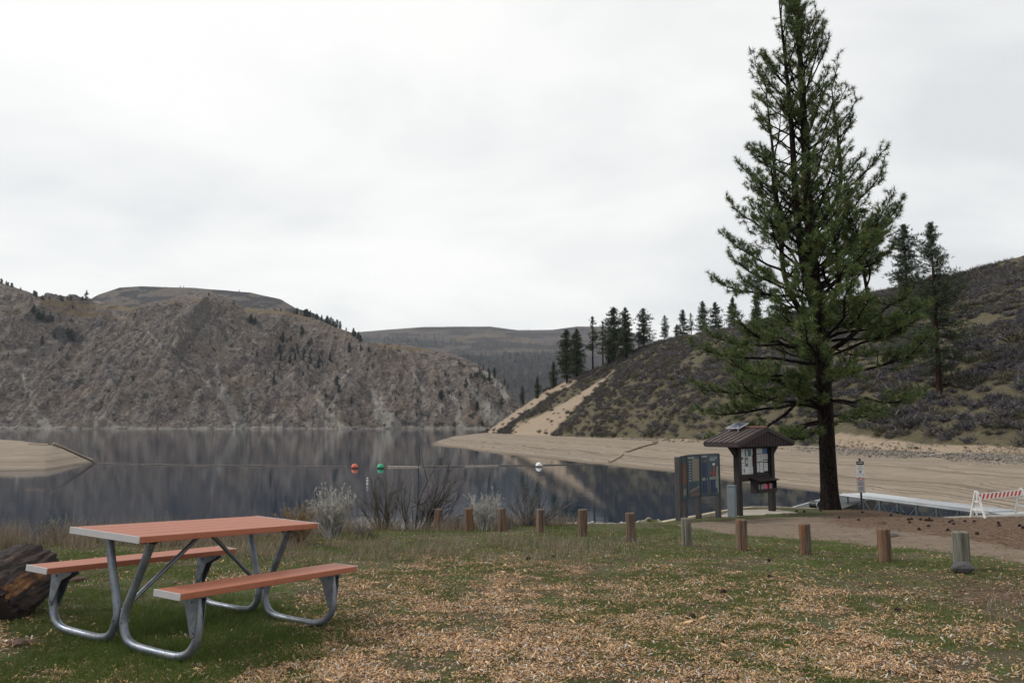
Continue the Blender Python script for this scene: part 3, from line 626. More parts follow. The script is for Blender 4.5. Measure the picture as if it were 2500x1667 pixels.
# ================================================================== STUMP
def stump():
    o = unproj(-50, 1474, 6.35); c = Vector(o)
    n, k = 120, 34; V = []; r0 = .245
    ax = Vector((.16, .93, .34)).normalized(); u = Vector((1, 0, 0)); u = (u - ax * u.dot(ax)).normalized(); v = u.cross(ax)*-1
    prof = np.r_[np.linspace(0, .62, k)]
    for i, s in enumerate(prof):
        for j in range(n):
            a = 2 * math.pi * j / n; q = float(fbm(np.array([math.cos(a) * 5 + 9]), np.array([math.sin(a) * 5 + s * .6]), 4, 3)[0]); q2 = float(fbm(np.array([a * 9]), np.array([s * 4.0]), 3, 13)[0])
            rr = r0 * (1 + (q - .5) * .12 + (q2 - .5) * .04 + (float(fbm(np.array([a * 14]), np.array([s * 14.0]), 4, 23)[0]) - .5) * .16 + .07 * math.sin(2 * a + .6) + .03 * math.sin(s * 9)) * (1 - .20 * (s / .62) ** 3) * (1 if s > .015 else .975)
            V.append(c + ax * (s + (q - .5) * .10) + u * math.cos(a) * rr * 1.32 + v * math.sin(a) * rr)
    m = MB(); fs = [(i * n + j, (i + 1) * n + j, (i + 1) * n + (j + 1) % n, i * n + (j + 1) % n) for i in range(k - 1) for j in range(n)]
    V.append(c + ax * .70); fs += [((k - 1) * n + j, len(V) - 1, (k - 1) * n + (j + 1) % n) for j in range(n)]
    m.add(V, fs); root = thing('tree_stump', 'charred orange-streaked log stump lying on its side beside the left bench', 'stump', tuple(c))
    def loc(mb): mb.v = [tuple(Vector(p) - c) for p in mb.v]; return mb
    mm, nt, b = new_mat('burnt_bark'); tcg = nd(nt, 'ShaderNodeTexCoord').outputs['Object']
    g = noise(nt, scalev(nt, tcg, (1, .07, .5), rot=(.35, 0, .17)), 24, 7, .75, .1); g2 = noise(nt, scalev(nt, tcg, (1, .3, .6), rot=(.35, 0, .17)), 6.5, 5, .65, .2)
    cc = ramp(nt, g, [(.36, (.008, .006, .008)), (.52, (.028, .017, .016)), (.68, (.085, .055, .042))])
    oc = ramp(nt, g, [(.38, (.035, .014, .008)), (.52, (.20, .09, .035)), (.68, (.38, .23, .11))])
    seti(nt, b, 'Base Color', mixc(nt, mapr(nt, g2, .55, .64), cc, oc)); b.inputs['Roughness'].default_value = .9; bump(nt, b, g, 1, .03)
    loc(m).build('bark', mm, root, smooth=True)
    m = MB(); ring = V[:n]; ring = [p - ax * (p - c).dot(ax) for p in ring]; m.add([c - ax * .055] + [c - ax * .055 + (p - c) * .5 for p in ring] + [c - ax * .045 + (p - c) * .97 for p in ring], [(0, 1 + (j + 1) % n, 1 + j) for j in range(n)] + [(1 + j, 1 + (j + 1) % n, 1 + n + (j + 1) % n, 1 + n + j) for j in range(n)]); b0 = len(m.v) - n; m.v += [tuple(p + ax * .10) for p in ring]; m.f += [(b0 + j, b0 + (j + 1) % n, b0 + n + (j + 1) % n, b0 + n + j) for j in range(n)]; m.m += [0] * n
    mm, nt, b = new_mat('burnt_cut_face'); tcg = nd(nt, 'ShaderNodeTexCoord').outputs['Object']; g = noise(nt, tcg, 7, 6, .7)
    seti(nt, b, 'Base Color', ramp(nt, g, [(.35, (.006, .004, .004)), (.6, (.020, .009, .006)), (.75, (.045, .018, .010))])); b.inputs['Roughness'].default_value = .85; bump(nt, b, g, .5, .01)
    loc(m).build('cut_face', mm, root, smooth=False)
stump()

# ================================================================== BOLLARDS
PL = ['short brown post at the left end of the bollard row, pale front face', 'dark brown post second from the left end of the bollard row', 'brown post with a grey streak, third from the left end of the row',
      'reddish brown post, fourth from the left, in front of a bare grey bush', 'grey-topped brown post in front of the pale riprap stones', 'red-brown post between the riprap stones and the greenish post',
      'weathered greenish grey post in front of the information panels', 'brown post with a pale knot on top, in front of the roofed notice board', 'orange-brown post in front of the dirt path below the big pine',
      'tall brown post in front of the dirt path, second from the right end', 'grey post with a dark rock at its foot, at the right end of the row']
def bollard(i, px, py, Y, hp):
    b = unproj(px, py, Y); h = hp * Y / F; r = .081 + .004 * math.sin(i * 2.1) + (.008 if i == 10 else 0); n, k = 40, 14; m = MB(); V = []; zs = list(np.linspace(-.15, h - .012, k - 1)) + [h]
    for q, z in enumerate(zs):
        for j in range(n):
            a = 2 * math.pi * j / n; s = float(fbm(np.array([math.cos(a) * 4 + i * 7]), np.array([math.sin(a) * 4 + z * .7]), 3, 5)[0])
            crack = -.016 if (j * 7 + i * 3) % 13 == 0 else 0
            rr = r * (1 + (s - .5) * .16) + crack - (.010 if q == k - 1 else 0); V.append((math.cos(a) * rr, math.sin(a) * rr, z + (s - .5) * .02))
    fs = [(q * n + j, q * n + (j + 1) % n, (q + 1) * n + (j + 1) % n, (q + 1) * n + j) for q in range(k - 1) for j in range(n)]
    V.append((0, 0, h + .004)); fs += [((k - 1) * n + j, (k - 1) * n + (j + 1) % n, len(V) - 1) for j in range(n)]
    m.add(V, fs); o = m.build('wooden_bollard', M_post if i not in (6, 10) else M_gp, auto=35); o.location = b; o.rotation_euler = (R(1.5 * math.sin(i * 5)), R(1.8 * math.cos(i * 3.3)), i * 1.3)
    tag(o, PL[i], 'bollard', 'row of short wooden posts along the lawn edge')
M_gp = wood_mat('grey_green_post', (.035, .035, .028), (.13, .125, .10), (.25, .23, .19), 5, .85)
for i, (px, py, Y, hp) in enumerate(POSTS): bollard(i, px, py, Y, hp)
def rock_mesh(name, r, mat, seed, sq=(1, 1, .7), sub=3):
    import bmesh
    bm = bmesh.new(); bmesh.ops.create_icosphere(bm, subdivisions=sub, radius=1)
    for v in bm.verts:
        p = v.co; f = float(fbm(np.array([p.x * 1.3 + seed * 3]), np.array([p.y * 1.3 + p.z * 2.1]), 3, seed)[0]); v.co = Vector((p.x * sq[0], p.y * sq[1], p.z * sq[2])) * r * (.72 + .56 * f)
    me = bpy.data.meshes.new(name); bm.to_mesh(me); bm.free(); me.materials.append(mat); o = bpy.data.objects.new(name, me); COL.objects.link(o); return o
M_rk = simple('dark_stone', (.075, .072, .075), .85, 0, .3, 9, .4)
o = rock_mesh('rock', .105, M_rk, 4, (1.1, .7, .62)); o.location = unproj(2350, 1385, 9.12) + np.array([0, 0, 0]); tag(o, 'dark rounded rock leaning on the foot of the rightmost post', 'rock')

# ================================================================== KIOSK
def frame_matrix(p, d):   # local x = along d, local y = away from the viewer side
    d = Vector((d[0], d[1], 0)).normalized(); y = Vector((-d.y, d.x, 0)); return Matrix(((d.x, y.x, 0, p[0]), (d.y, y.y, 0, p[1]), (0, 0, 1, p[2]), (0, 0, 0, 1)))
KL = unproj(1804.5, 1259, 22.5); KR = unproj(1885.5, 1248, 23.7); kz = KL[2]
mid = (KL + KR) / 2; kd = KR - KL; kw = math.hypot(kd[0], kd[1])
M_sid = simple('brown_siding', (.018, .008, .008), .7, 0, .3, 6, .3, stretch=(3, 3, .3))
def metal_roof():
    m, nt, b = new_mat('brown_metal_roof'); tcg = nd(nt, 'ShaderNodeTexCoord').outputs['Object']; g = noise(nt, tcg, 5, 5, .6)
    seti(nt, b, 'Base Color', mixc(nt, mapr(nt, g, .3, .7), (.065, .046, .042), (.125, .095, .088))); b.inputs['Roughness'].default_value = .5; b.inputs['Metallic'].default_value = .3; return m
M_roof = metal_roof()
M_paper = simple('notice_paper', (.55, .57, .58), .7, 0, .06, 3); M_ink = simple('printed_ink', (.12, .12, .13), .7); M_blueink = simple('blue_print', (.05, .13, .32), .6); M_tealink = simple('teal_print', (.06, .2, .26), .6)
M_pink = simple('pink_leaflet', (.62, .12, .18), .6); M_glass = simple('solar_cells', (.035, .045, .075), .15, 0, .1, 5)
M_rust = simple('orange_panel', (.13, .045, .025), .6, 0, .3, 4); M_darkred = simple('dark_red_print', (.16, .035, .035), .6)
M_cream = simple('cream_print', (.17, .155, .12), .7, 0, .1, 4); M_pgreen = simple('pale_green_print', (.16, .20, .17), .7); M_navy = simple('navy_print', (.012, .022, .07), .6); M_pteal = simple('dark_teal_print', (.02, .05, .065), .5, 0, .25, 3)
M_skin = simple('skin_tone_print', (.14, .08, .055), .7)
def kiosk():
    t = thing('notice_board_kiosk', 'dark brown two-post notice board with gabled metal roof and solar panel', 'kiosk', (mid[0], mid[1], kz)); ang = math.atan2(kd[1], kd[0]); t.rotation_euler = (0, 0, ang)
    hw = kw / 2
    for s in (-1, 1):
        m = MB(); m.box((s * hw, 0, 1.02), (.17, .17, 2.1), bev=.008); m.build('post', M_kiosk, t)
        m = MB(); m.beam((s * (hw + .02), 0, 1.65), (s * (hw + .50), 0, 2.06), .08, .10); m.build('brace', M_kiosk, t)
    m = MB(); m.box((0, 0, 2.0), (kw * 1.45, .12, .14)); m.box((0, .0, 1.93), (kw - .18, .07, .1)); m.build('cross_beam', M_kiosk, t)
    m = MB(); m.box((0, 0, 1.02), (kw - .172, .07, .14)); m.build('rail', M_kiosk, t)
    # boards
    W2 = (kw - .2) / 2
    m = MB(); m.box((0, .03, 1.52), (kw - .18, .03, .84)); m.build('backboard', M_kiosk, t)
    for s in (-1, 1):
        cx = s * (W2 / 2 + .015); m = MB()
        for a in ((cx, 1.10, W2 - .01, .05), (cx, 1.92, W2 - .01, .05)): m.box((a[0], -.01, a[1]), (a[2], .05, a[3]))
        for b_ in (-1, 1): m.box((cx + b_ * (W2 / 2 - .03), -.01, 1.51), (.045, .05, .772))
        fr = m.build('board_frame', M_kiosk, t)
        m = MB(); y = .010
        bw, x0 = W2 - .11, cx - (W2 - .11) / 2
        def sheet(u, v, w_, h_, mi, dy): m.box((x0 + (u + w_ / 2) * bw, y - dy, 1.145 + (v + h_ / 2) * .73), (w_ * bw, .003, h_ * .73), mi=mi)
        if s < 0:
            sheet(.0, .0, 1, .88, 0, 0); sheet(.12, .88, .88, .12, 0, 0); sheet(.38, .70, .50, .28, 3, .004); sheet(.50, .72, .10, .22, 0, .008); sheet(.66, .72, .14, .18, 1, .008)
            sheet(.40, .30, .22, .36, 1, .004); sheet(.46, .42, .1, .16, 0, .008); sheet(.10, .58, .16, .10, 1, .004); sheet(.02, .44, .3, .02, 1, .004); sheet(.28, .08, .07, .14, 3, .004)
            sheet(.35, .02, .012, .66, 1, .004); sheet(.0, .02, .95, .012, 1, .004)
            for q in range(9): sheet(.68, .08 + .06 * q, .26, .012, 1, .004)
            for q in range(5): sheet(.04, .1 + .06 * q, .2, .012, 1, .004)
            sheet(.95, .3, .05, .45, 4, .004)
        else:
            sheet(.0, .80, .56, .2, 0, 0); sheet(.57, .80, .42, .2, 2, 0); sheet(0, .46, .3, .31, 0, 0); sheet(.31, .48, .27, .29, 0, 0); sheet(.59, .55, .41, .22, 0, 0); sheet(.59, .46, .4, .05, 0, 0)
            sheet(.0, .06, .3, .36, 0, 0); sheet(.34, .04, .28, .4, 0, 0); sheet(.68, .08, .3, .33, 0, 0)
            for q in range(5):
                sheet(.04, .50 + .05 * q, .2, .012, 1, .004); sheet(.05, .10 + .06 * q, .18, .012, 1, .004); sheet(.38, .1 + .06 * q, .2, .01, 1, .004); sheet(.72, .12 + .055 * q, .2, .01, 1, .004)
                sheet(.35, .52 + .045 * q, .18, .01, 1, .004); sheet(.62, .58 + .035 * q, .3, .008, 1, .004)
            sheet(.42, .66, .05, .03, 1, .005)
        m.build('notices', [M_paper, M_ink, M_blueink, M_tealink, M_rust], fr)
    # brochure box
    bx = kw * .10; m = MB(); bwid = 1.02
    m.box((bx + .02, -.16, .62), (bwid, .24, .02)); m.box((bx + .02 - bwid / 2, -.16, .80), (.022, .24, .36)); m.box((bx + .02 + bwid / 2, -.16, .80), (.022, .24, .36)); m.box((bx + .02, -.05, .80), (bwid, .02, .36)); m.box((bx + .02, -.285, .675), (bwid, .012, .09))
    bb = m.build('brochure_box', M_kiosk, t)
    m = MB(); m.beam((bx + .02 - bwid / 2 - .04, -.19, 1.0), (bx + .02 + bwid / 2 + .04, -.19, 1.0), .36, .02, up=(0, -.25, 1)); m.build('lid', M_sid2, bb)
    rr = random.Random(3); x = bx - bwid / 2 + .08; mats = [M_paper, M_ink, M_pink, M_tealink, M_cream, M_black]
    k = 0
    while x < bx + bwid / 2 - .04:
        k += 1; w_ = rr.uniform(.05, .10); mi = rr.choice([0, 1, 3, 5, 4, 1]); 
        if .50 < (x - bx + bwid / 2) / bwid < .74: mi = 2; w_ = .12
        m = MB(); m.box((x + w_ / 2, -.18 + rr.uniform(-.03, .03), .63 + .11), (w_ * .9, .02, rr.uniform(.18, .24)), Matrix.Rotation(rr.uniform(-.15, .15), 3, 'Y')); m.build('leaflets', mats[mi], bb); x += w_
    # roof : gable faces the viewer; ridge along local y
    half, rise, dep, y0 = 1.52, .42, 1.12, -.44; ez, th = 2.06, .025
    m = MB()
    for s in (-1, 1):
        a, b = Vector((0, 0, ez + rise)), Vector((s * half, 0, ez)); d = (b - a); nrm = Vector((-d.z * 1.0, 0, d.x)).normalized(); nrm = nrm if nrm.z > 0 else -nrm
        q = [a, b, b + nrm * th, a + nrm * th]; m.prism([(p.x, p.z) for p in q], y0, y0 + dep)
        L = d.length
        for k in range(7):   # standing ribs run down the slope
            yy = y0 + .03 + k * (dep - .06) / 6; m.beam(a + nrm * (th + .012) + Vector((0, yy, 0)), b + nrm * (th + .012) + Vector((0, yy, 0)) + d.normalized() * .01, .035, .022, up=nrm)
    m.build('roof', M_roof, t)
    m = MB()
    for s in (-1, 1): m.beam((0, y0 + dep / 2, ez + rise + .052), (s * .11, y0 + dep / 2, ez + rise + .018), dep + .02, .008, up=(s * .3, 0, 1))
    m.build('ridge_cap', M_ridge, t)
    m = MB()
    for s in (-1, 1):
        m.box((s * (half - .02), y0 + dep / 2, ez - .055), (.03, dep, .11))
        for yy in (y0 - .012, y0 + dep + .012): m.beam((s * .0, yy, ez + rise - .045), (s * half, yy, ez - .045), .022, .10)
    m.build('fascia', M_sid2, t)
    for yy in (y0 + .02, y0 + dep - .02):
        m = MB(); m.prism([(-half + .05, ez - .10), (half - .05, ez - .10), (half - .05, ez - .03), (0, ez + rise - .04), (-half + .05, ez - .03)], yy - .01, yy + .01)
        for k in range(-9, 10):
            x = k * .155; z1 = ez + rise * (1 - abs(x) / half) - .07
            if z1 > ez - .08: m.box((x, yy - .014 * (1 if yy < 0 else -1), (ez - .10 + z1) / 2), (.02, .012, z1 - ez + .10))
        m.build('gable', M_sid, t)
    m = MB(); m.box((0, y0 + dep / 2, ez - .11), (2 * half - .1, dep - .06, .02)); m.build('soffit', M_kiosk, t)
    for s in (-1,):
        d = Vector((s * half, 0, -rise)).normalized(); c = Vector((0, 0, ez + rise)) + d * .26 + Vector((0, y0 + .82, .13)); 
        m = MB(); m.box(c, (.52, .46, .02), Matrix.Rotation(-.30, 3, 'Y'), 1); m.box(c + Vector((-.003, 0, .011)), (.48, .42, .006), Matrix.Rotation(-.30, 3, 'Y'), 0)
        for a in (-.2, .2):
            m.beam(c + Vector((a, -.15, 0)), c + Vector((a, -.15, -.16 + a * .2)), .02, .02, up=(1, 0, 0), mi=1); m.beam(c + Vector((a, .15, 0)), c + Vector((a, .15, -.16 + a * .2)), .02, .02, up=(1, 0, 0), mi=1)
        m.build('solar_panel', [M_glass, M_alu], t)
M_sid2 = simple('brown_trim', (.022, .012, .013), .6, 0, .2, 5); M_ridge = simple('reddish_ridge_cap', (.20, .085, .065), .5, .2, .15, 5)
kiosk()
def slab():
    pts = [(1700, 1268), (1745, 1272), (1830, 1267), (1900, 1262), (1948, 1253), (1925, 1249), (1880, 1244), (1815, 1246), (1760, 1256)]
    V = [unproj(px, py, 22.0) for px, py in pts]; V = []
    for px, py in pts:
        k = kz; u = (CY - py) / F; Y = (k - .01 - CZ) * (CP - u * SP) / (SP + u * CP); V.append(unproj(px, py, Y))
    m = MB(); n = len(V); top = [(v[0], v[1], kz + .012) for v in V]; bot = [(v[0], v[1], kz - .14) for v in V]
    m.add(top + bot, [tuple(range(n)), tuple(range(n, 2 * n))[::-1]] + [(i, n + i, n + (i + 1) % n, (i + 1) % n) for i in range(n)]); struct(m.build('concrete_pad', M_conc))
slab()
def locker():
    p = unproj(1788, 1261, 22.1); t = thing('metal_box', 'grey metal pillar box with blue strip, left of the roofed notice board', 'metal box', (p[0], p[1], kz + .012), (0, 0, R(-32)))
    m = MB(); m.box((0, 0, .42), (.22, .16, .84), bev=.012); m.build('housing', M_rail, t, auto=40)
    m = MB(); m.box((.112, 0, .55), (.003, .05, .46)); m.m = [0] * 6; m.add([(.115, -.014, .735), (.115, .014, .735), (.115, 0, .765)], [(0, 1, 2)], 1)
    for k in range(6):
        z = .70 - k * .062; m.box((.115, 0, z), (.002, .022, .008), mi=1); m.box((.115, -.008, z - .014), (.002, .006, .022), mi=1)
        if k % 2: m.box((.115, .008, z - .014), (.002, .006, .02), mi=1)
    m.build('blue_strip', [M_blueink, M_white], t)
    m = MB(); m.box((0, 0, .86), (.24, .18, .03), bev=.008); m.build('cap', M_rail, t)
locker()

# ================================================================== INFORMATION PANELS
def info_panels():
    pp = [unproj(1659, 1271, 19.4), unproj(1672, 1269, 20.2), unproj(1706, 1265, 20.9), unproj(1754, 1264, 21.5)]
    base = Vector(pp[0]); t = thing('information_panel', 'row of three zigzag information panels on grey timber posts left of the kiosk', 'information panel', tuple(base))
    top = zat(1112, 20.2) - base.z
    for i, p in enumerate(pp):
        q = Vector(p) - base; w_ = .125 if i else .14; m = MB(); m.box((q.x, q.y, (top + q.z) / 2 - .1), (w_, w_, top - q.z + .2), Matrix.Rotation(R(50), 3, 'Z'), bev=.008); m.build('post', M_greypost, t)
    for i in range(3):
        a, b = Vector(pp[i]) - base, Vector(pp[i + 1]) - base; d = b - a; L = math.hypot(d.x, d.y); M = frame_matrix((a.x, a.y, 0), d)
        z1, z0 = top - .02, top - 1.07; m = MB(); yy = -.075
        def bx(x, z, w_, h_, dy, mi): m.box(M @ Vector((x + w_ / 2, yy - dy, z + h_ / 2)), (w_, .006, h_), M.to_3x3(), mi)
        bx(.05, z0, L - .1, z1 - z0, 0, 0); W = L - .1
        H = z1 - z0
        def f(u, v, w_, h_, mi, lay=1): bx(.05 + u * W, z0 + v * H, w_ * W, h_ * H, .004 * lay, mi)
        if i == 0: f(.1, .35, .8, .5, 4); f(.2, .1, .6, .15, 2)
        if i == 1:
            f(.38, .38, .56, .55, 2); f(.08, .95, .5, .02, 1)
            for k in range(8): f(.14, .40 + .065 * k, .14, .016, 1, 1)
            for k in range(3): f(.30 + .18 * k, .21, .05, .12, 3)
            # rowing boat : hull in bands
            for k in range(8): u = .18 + k * .09; f(u, .12 + .012 * k, .1, .05, 2, 1); f(u, .10 + .012 * k, .1, .018, 5, 2)
            f(.2, .03, .75, .05, 6)
        if i == 2:
            f(.05, .96, .3, .018, 1)
            for k in range(3): f(.5, .93 - .035 * k, .42 if k < 2 else .3, .012, 1)
            f(.80, .03, .17, .68, 7, 1)
            f(.08, .50, .26, .32, 3, 2); f(.10, .06, .2, .42, 3, 2); f(.12, .82, .15, .09, 6, 2); f(.10, .89, .2, .03, 8, 3)   # man in navy
            f(.58, .44, .26, .16, 5, 2); f(.44, .52, .16, .05, 6, 2); f(.66, .60, .13, .14, 6, 2); f(.64, .74, .13, .05, 9, 3); f(.78, .58, .07, .16, 8, 2)
            f(.58, .05, .22, .36, 3, 2); f(.34, .36, .12, .1, 3, 2); f(.8, .04, .1, .12, 3, 2)
            for k, (u, w_) in enumerate(((.02, .2), (.3, .05), (.44, .2), (.66, .12), (.80, .1), (.92, .05))): f(u, .38 - .01 * (k < 2), w_, .07, 10, 3)
        m.build('panel_face', [M_pteal, M_cap, M_cream, M_navy, M_rust, M_darkred, M_skin, M_pgreen, M_black, M_paper, M_pgreen], t)
        m = MB(); m.beam(M @ Vector((.02, -.06, z1 + .02)), M @ Vector((L - .02, -.06, z1 + .02)), .05, .035, mi=0); m.beam(M @ Vector((.02, -.06, z0 - .015)), M @ Vector((L - .02, -.06, z0 - .015)), .05, .03)
        for x in (.02, L - .02): m.beam(M @ Vector((x, -.065, z0)), M @ Vector((x, -.065, z1)), .05, .05, up=(1, 0, 0))
        m.box(M @ Vector((L / 2, -.058, (z0 + z1) / 2)), (L - .08, .012, z1 - z0 - .01), M.to_3x3()); m.build('panel_frame', M_framemetal, t)
M_framemetal = simple('blue_black_frame', (.03, .038, .046), .45, .4, .2, 4)
info_panels()

# ================================================================== WARNING SIGN
def warn_sign():
    p = unproj(2105, 1245, 25.3); t = thing('warning_sign', 'narrow white two-plate warning sign on a thin dark post beside the big pine', 'sign', tuple(p)); s = 25.3 / F
    zt = zat(1124, 25.3) - p[2]; zb = zat(1201.5, 25.3) - p[2]; zm = zat(1165.5, 25.3) - p[2]; w_ = 18.5 * s
    m = MB(); m.box((0, .02, zt / 2 + .02), (.055, .03, zt + .1)); m.build('post', M_dark, t)
    def plate(z0, z1, tip=False):
        m = MB(); m.box((0, 0, (z0 + z1) / 2), (w_, .006, z1 - z0), bev=.002); return m
    up = plate(zm + .012, zt - .02).build('upper_plate', M_white, t); lo = plate(zb, zm - .005).build('lower_plate', M_cap, t)
    m = MB(); h = zt - .03 - zm; m.box((0, -.0045, zt - .08), (w_ * .98, .003, .115), mi=0); m.box((0, -.008, zt - .075), (w_ * .7, .003, .018), mi=1); m.box((0, -.008, zt - .045), (w_ * .08, .003, .01), mi=1)
    m.box((0, -.0045, zt - .185), (w_ * .5, .003, .012), mi=0)
    for k in range(4): m.box((0, -.0045, zt - .225 - k * .022), (w_ * .8, .003, .005), mi=2)
    m.prism([(-.045, zt - .345), (.045, zt - .345), (.038, zt - .37), (-.036, zt - .37)], -.006, -.0035); m.box((0, -.0045, zt - .33), (.06, .003, .02), mi=0); m.box((0, -.0045, zt - .385), (.07, .003, .006), mi=0)
    for k in range(2): m.box((-.005, -.0045, zt - .425 - k * .02), (w_ * .8, .003, .005), mi=2)
    m.box((w_ * .38, -.0045, zt - .46), (.018, .003, .03), mi=0); m.build('markings', [M_black, M_white, M_ink2], up)
    m = MB(); m.prism([(-w_ * .42, zm - .012), (w_ * .42, zm - .012), (0, zm - .10)], -.007, -.004, mi=0); m.prism([(-w_ * .2, zm - .025), (w_ * .2, zm - .025), (w_ * .04, zm - .06), (-w_ * .04, zm - .06)], -.0095, -.0065, mi=1)
    m.prism([(-w_ * .5, zm - .02), (-w_ * .44, zm - .04), (-w_ * .3, zm - .085), (-w_ * .48, zm - .06)], -.006, -.004, mi=2); m.prism([(w_ * .5, zm - .02), (w_ * .44, zm - .04), (w_ * .3, zm - .085), (w_ * .48, zm - .06)], -.006, -.004, mi=2)
    for k in range(6): m.box((0, -.0045, zm - .135 - k * .022), (w_ * (.8 if k % 2 else .66), .003, .009), mi=2)
    for k in range(5): m.box((0, -.0045, zm - .295 - k * .024), (w_ * (.6 if k else .5), .003, .010), mi=2)
    m.box((0, -.0045, zm - .268), (w_ * .9, .003, .004), mi=1); m.build('markings', [M_red, M_white, M_ink2], lo)
M_ink2 = simple('grey_ink', (.16, .16, .17), .7)
warn_sign()

# ================================================================== GANGWAY / DOCK
def gangway():
    zg = -.98
    def at(px, py, z): u = (CY - py) / F; Y = (z - CZ) * (CP - u * SP) / (SP + u * CP); return Vector(unproj(px, py, Y))
    A, B = at(2057, 1204, zg), at(2413, 1248, zg); A2 = at(2098, 1197.5, zg + .0); d = (B - A).normalized(); side = Vector((-d.y, d.x, 0)) * (1 if (-d.y * 0 + d.x) > 0 else -1)
    wd = 1.05; L = (B - A).length; t = thing('gangway', 'white aluminium gangway on a cross-braced truss behind the dirt area', 'gangway', tuple(A)); t.rotation_euler = (0, 0, math.atan2(d.y, d.x))
    m = MB(); n = 24
    for k in range(n): m.box(((k + .5) * L / n, wd / 2, -.02), (L / n - .006, wd - .1, .03))
    m.build('deck', M_alu, t)
    for y in (0, wd):
        m = MB(); m.box((L / 2, y, -.035), (L, .05, .10), bev=.01); m.tube([(-.1, y - .02 if y == 0 else y + .02, -.07), (L + .05, y - .02 if y == 0 else y + .02, -.07)], .035, 10); m.build('side_rail', M_alu, t, auto=40)
        if y > 0: break
        m = MB(); nn = 7
        for k in range(nn + 1):
            x = .25 + k * (L - .5) / nn; m.box((x, y, -.56), (.07, .07, .92))
            if k < nn and k < 6:
                x2 = .25 + (k + 1) * (L - .5) / nn; m.beam((x, y, -.12), (x2, y, -.95), .022, .03); m.beam((x, y + .01, -.95), (x2, y + .01, -.12), .022, .03)
        m.box((L / 2, y, -1.0), (L - .4, .05, .06)); m.build('truss', M_truss, t)
    r = thing('ramp_plate', 'low pale grey ramp plate at the right end of the gangway', 'ramp', tuple(B + d * .12)); r.rotation_euler = (0, R(3), math.atan2(d.y, d.x) - .10)
    m = MB(); m.box((1.6, .62, -.03), (3.2, 1.2, .035), bev=.005); m.build('plate', M_alu, r); m = MB(); m.prism([(0.03, -.052), (3.1, -.052), (2.9, -.09), (0.03, -.26)], .02, .05); m.prism([(0.03, -.052), (3.1, -.052), (2.9, -.09), (.03, -.26)], 1.18, 1.21); m.build('side_plate', M_truss, r)
gangway()
def dock():
    # floating dock section that lies tilted on the slope left of the pine
    a, b = Vector(unproj(1930, 1241, 28.3)), Vector(unproj(2050, 1207, 31.5)); t = thing('floating_dock', 'dark floating dock section with white edge tilting behind the pine trunk', 'dock', tuple(a))
    q = b - a; m = MB(); m.beam((0, 0, 0), q, .06, .07); w2 = Vector((q.y, -q.x, 0)).normalized() * 1.5; m.build('edge_rail', M_alu, t)
    m = MB(); m.beam(w2 / 2 + q * .02 - Vector((0, 0, .02)), w2 / 2 + q * .98 - Vector((0, 0, .02)), 1.5, .06); m.build('deck', M_black, t)
    m = MB(); m.beam(w2 / 2 + q * .1 - Vector((0, 0, .32)), w2 / 2 + q * .98 - Vector((0, 0, .28)), 1.35, .42); m.build('float', M_black, t)
    dr = Vector(unproj(1998, 1232, 27.6)) - a; ax = Vector((.5, -.86, 0)); m = MB(); m.tube([dr, dr + ax * .02, dr - ax * .3], .13, 24, cap=True); m.build('roller_tube', M_black, t, auto=40)
    m = MB(); ring = [dr + ax * .03 + Vector((-ax.y, ax.x, 0)) * math.cos(k * math.pi / 10) * .125 + Vector((0, 0, 1)) * math.sin(k * math.pi / 10) * .125 for k in range(21)]; m.tube(ring, .012, 6); m.build('tube_rim', M_alu, t)
dock()

# ================================================================== BARRICADE
def barricade():
    p = unproj(2387, 1264, 21.5); s = 21.5 / F; t = thing('barricade', 'white A-frame barricade with red and white striped rail by the gangway', 'barricade', tuple(p)); H = 63 * s; dx = Vector((.88, .47, 0)).normalized()
    def aframe(x):
        f = thing('x', None, None) if False else None
        m = MB(); o = dx * x; y = Vector((-.55, -.83, 0))  # the legs splay across the rail
        y = Vector((.16, 1, 0)).normalized(); sp = .17
        # seen nearly side on, so splay partly along x
        y = Vector((-.47, .88, 0))
        for sg in (-1, 1): m.beam(o + y * sg * .20, o + y * sg * .025 + Vector((0, 0, H)), .03, .05, up=(dx.x, dx.y, 0))
        for sg in (-1, 1): m.beam(o + dx * .05 + y * sg * .185, o + dx * .05 + y * sg * .02 + Vector((0, 0, H * .97)), .012, .06, up=(dx.x, dx.y, 0))
        m.beam(o - y * .14 + Vector((0, 0, H * .32)), o + y * .14 + Vector((0, 0, H * .32)), .03, .07); m.beam(o - y * .06 + Vector((0, 0, H * .62)), o + y * .06 + Vector((0, 0, H * .62)), .03, .05); m.beam(o + Vector((0, 0, H * .1)) + y * .02, o + Vector((0, 0, H * .34)) + y * .02, .03, .04, up=(1, 0, 0))
        m.box(o + Vector((0, 0, H - .01)), (.06, .06, .06)); return m
    aframe(0).build('leg_frame', M_white, t); aframe(2.1).build('leg_frame', M_white, t)
    zr = H * .80; hr = .165; y = -.06; a = dx * -.06 + Vector((0, y, zr)); b = dx * 2.2 + Vector((0, y, zr + .03)); m = MB(); m.beam(a, b, .022, hr); rl = m.build('rail', M_white, t, auto=40)
    d = (b - a); L = d.length; d.normalize(); nrm = Vector((d.y, -d.x, 0)).normalized(); m = MB(); k = 0; x = .03
    while x < L - .15:
        h = hr / 2 - .014; c = a + nrm * .0125; up = Vector((0, 0, 1)); sl_ = .085
        m.add([c + d * x - up * h, c + d * (x + .095) - up * h, c + d * (x + .095 + sl_) + up * h, c + d * (x + sl_) + up * h], [(0, 1, 2, 3)]); x += .19
    m.build('red_stripes', M_red, rl)
barricade()

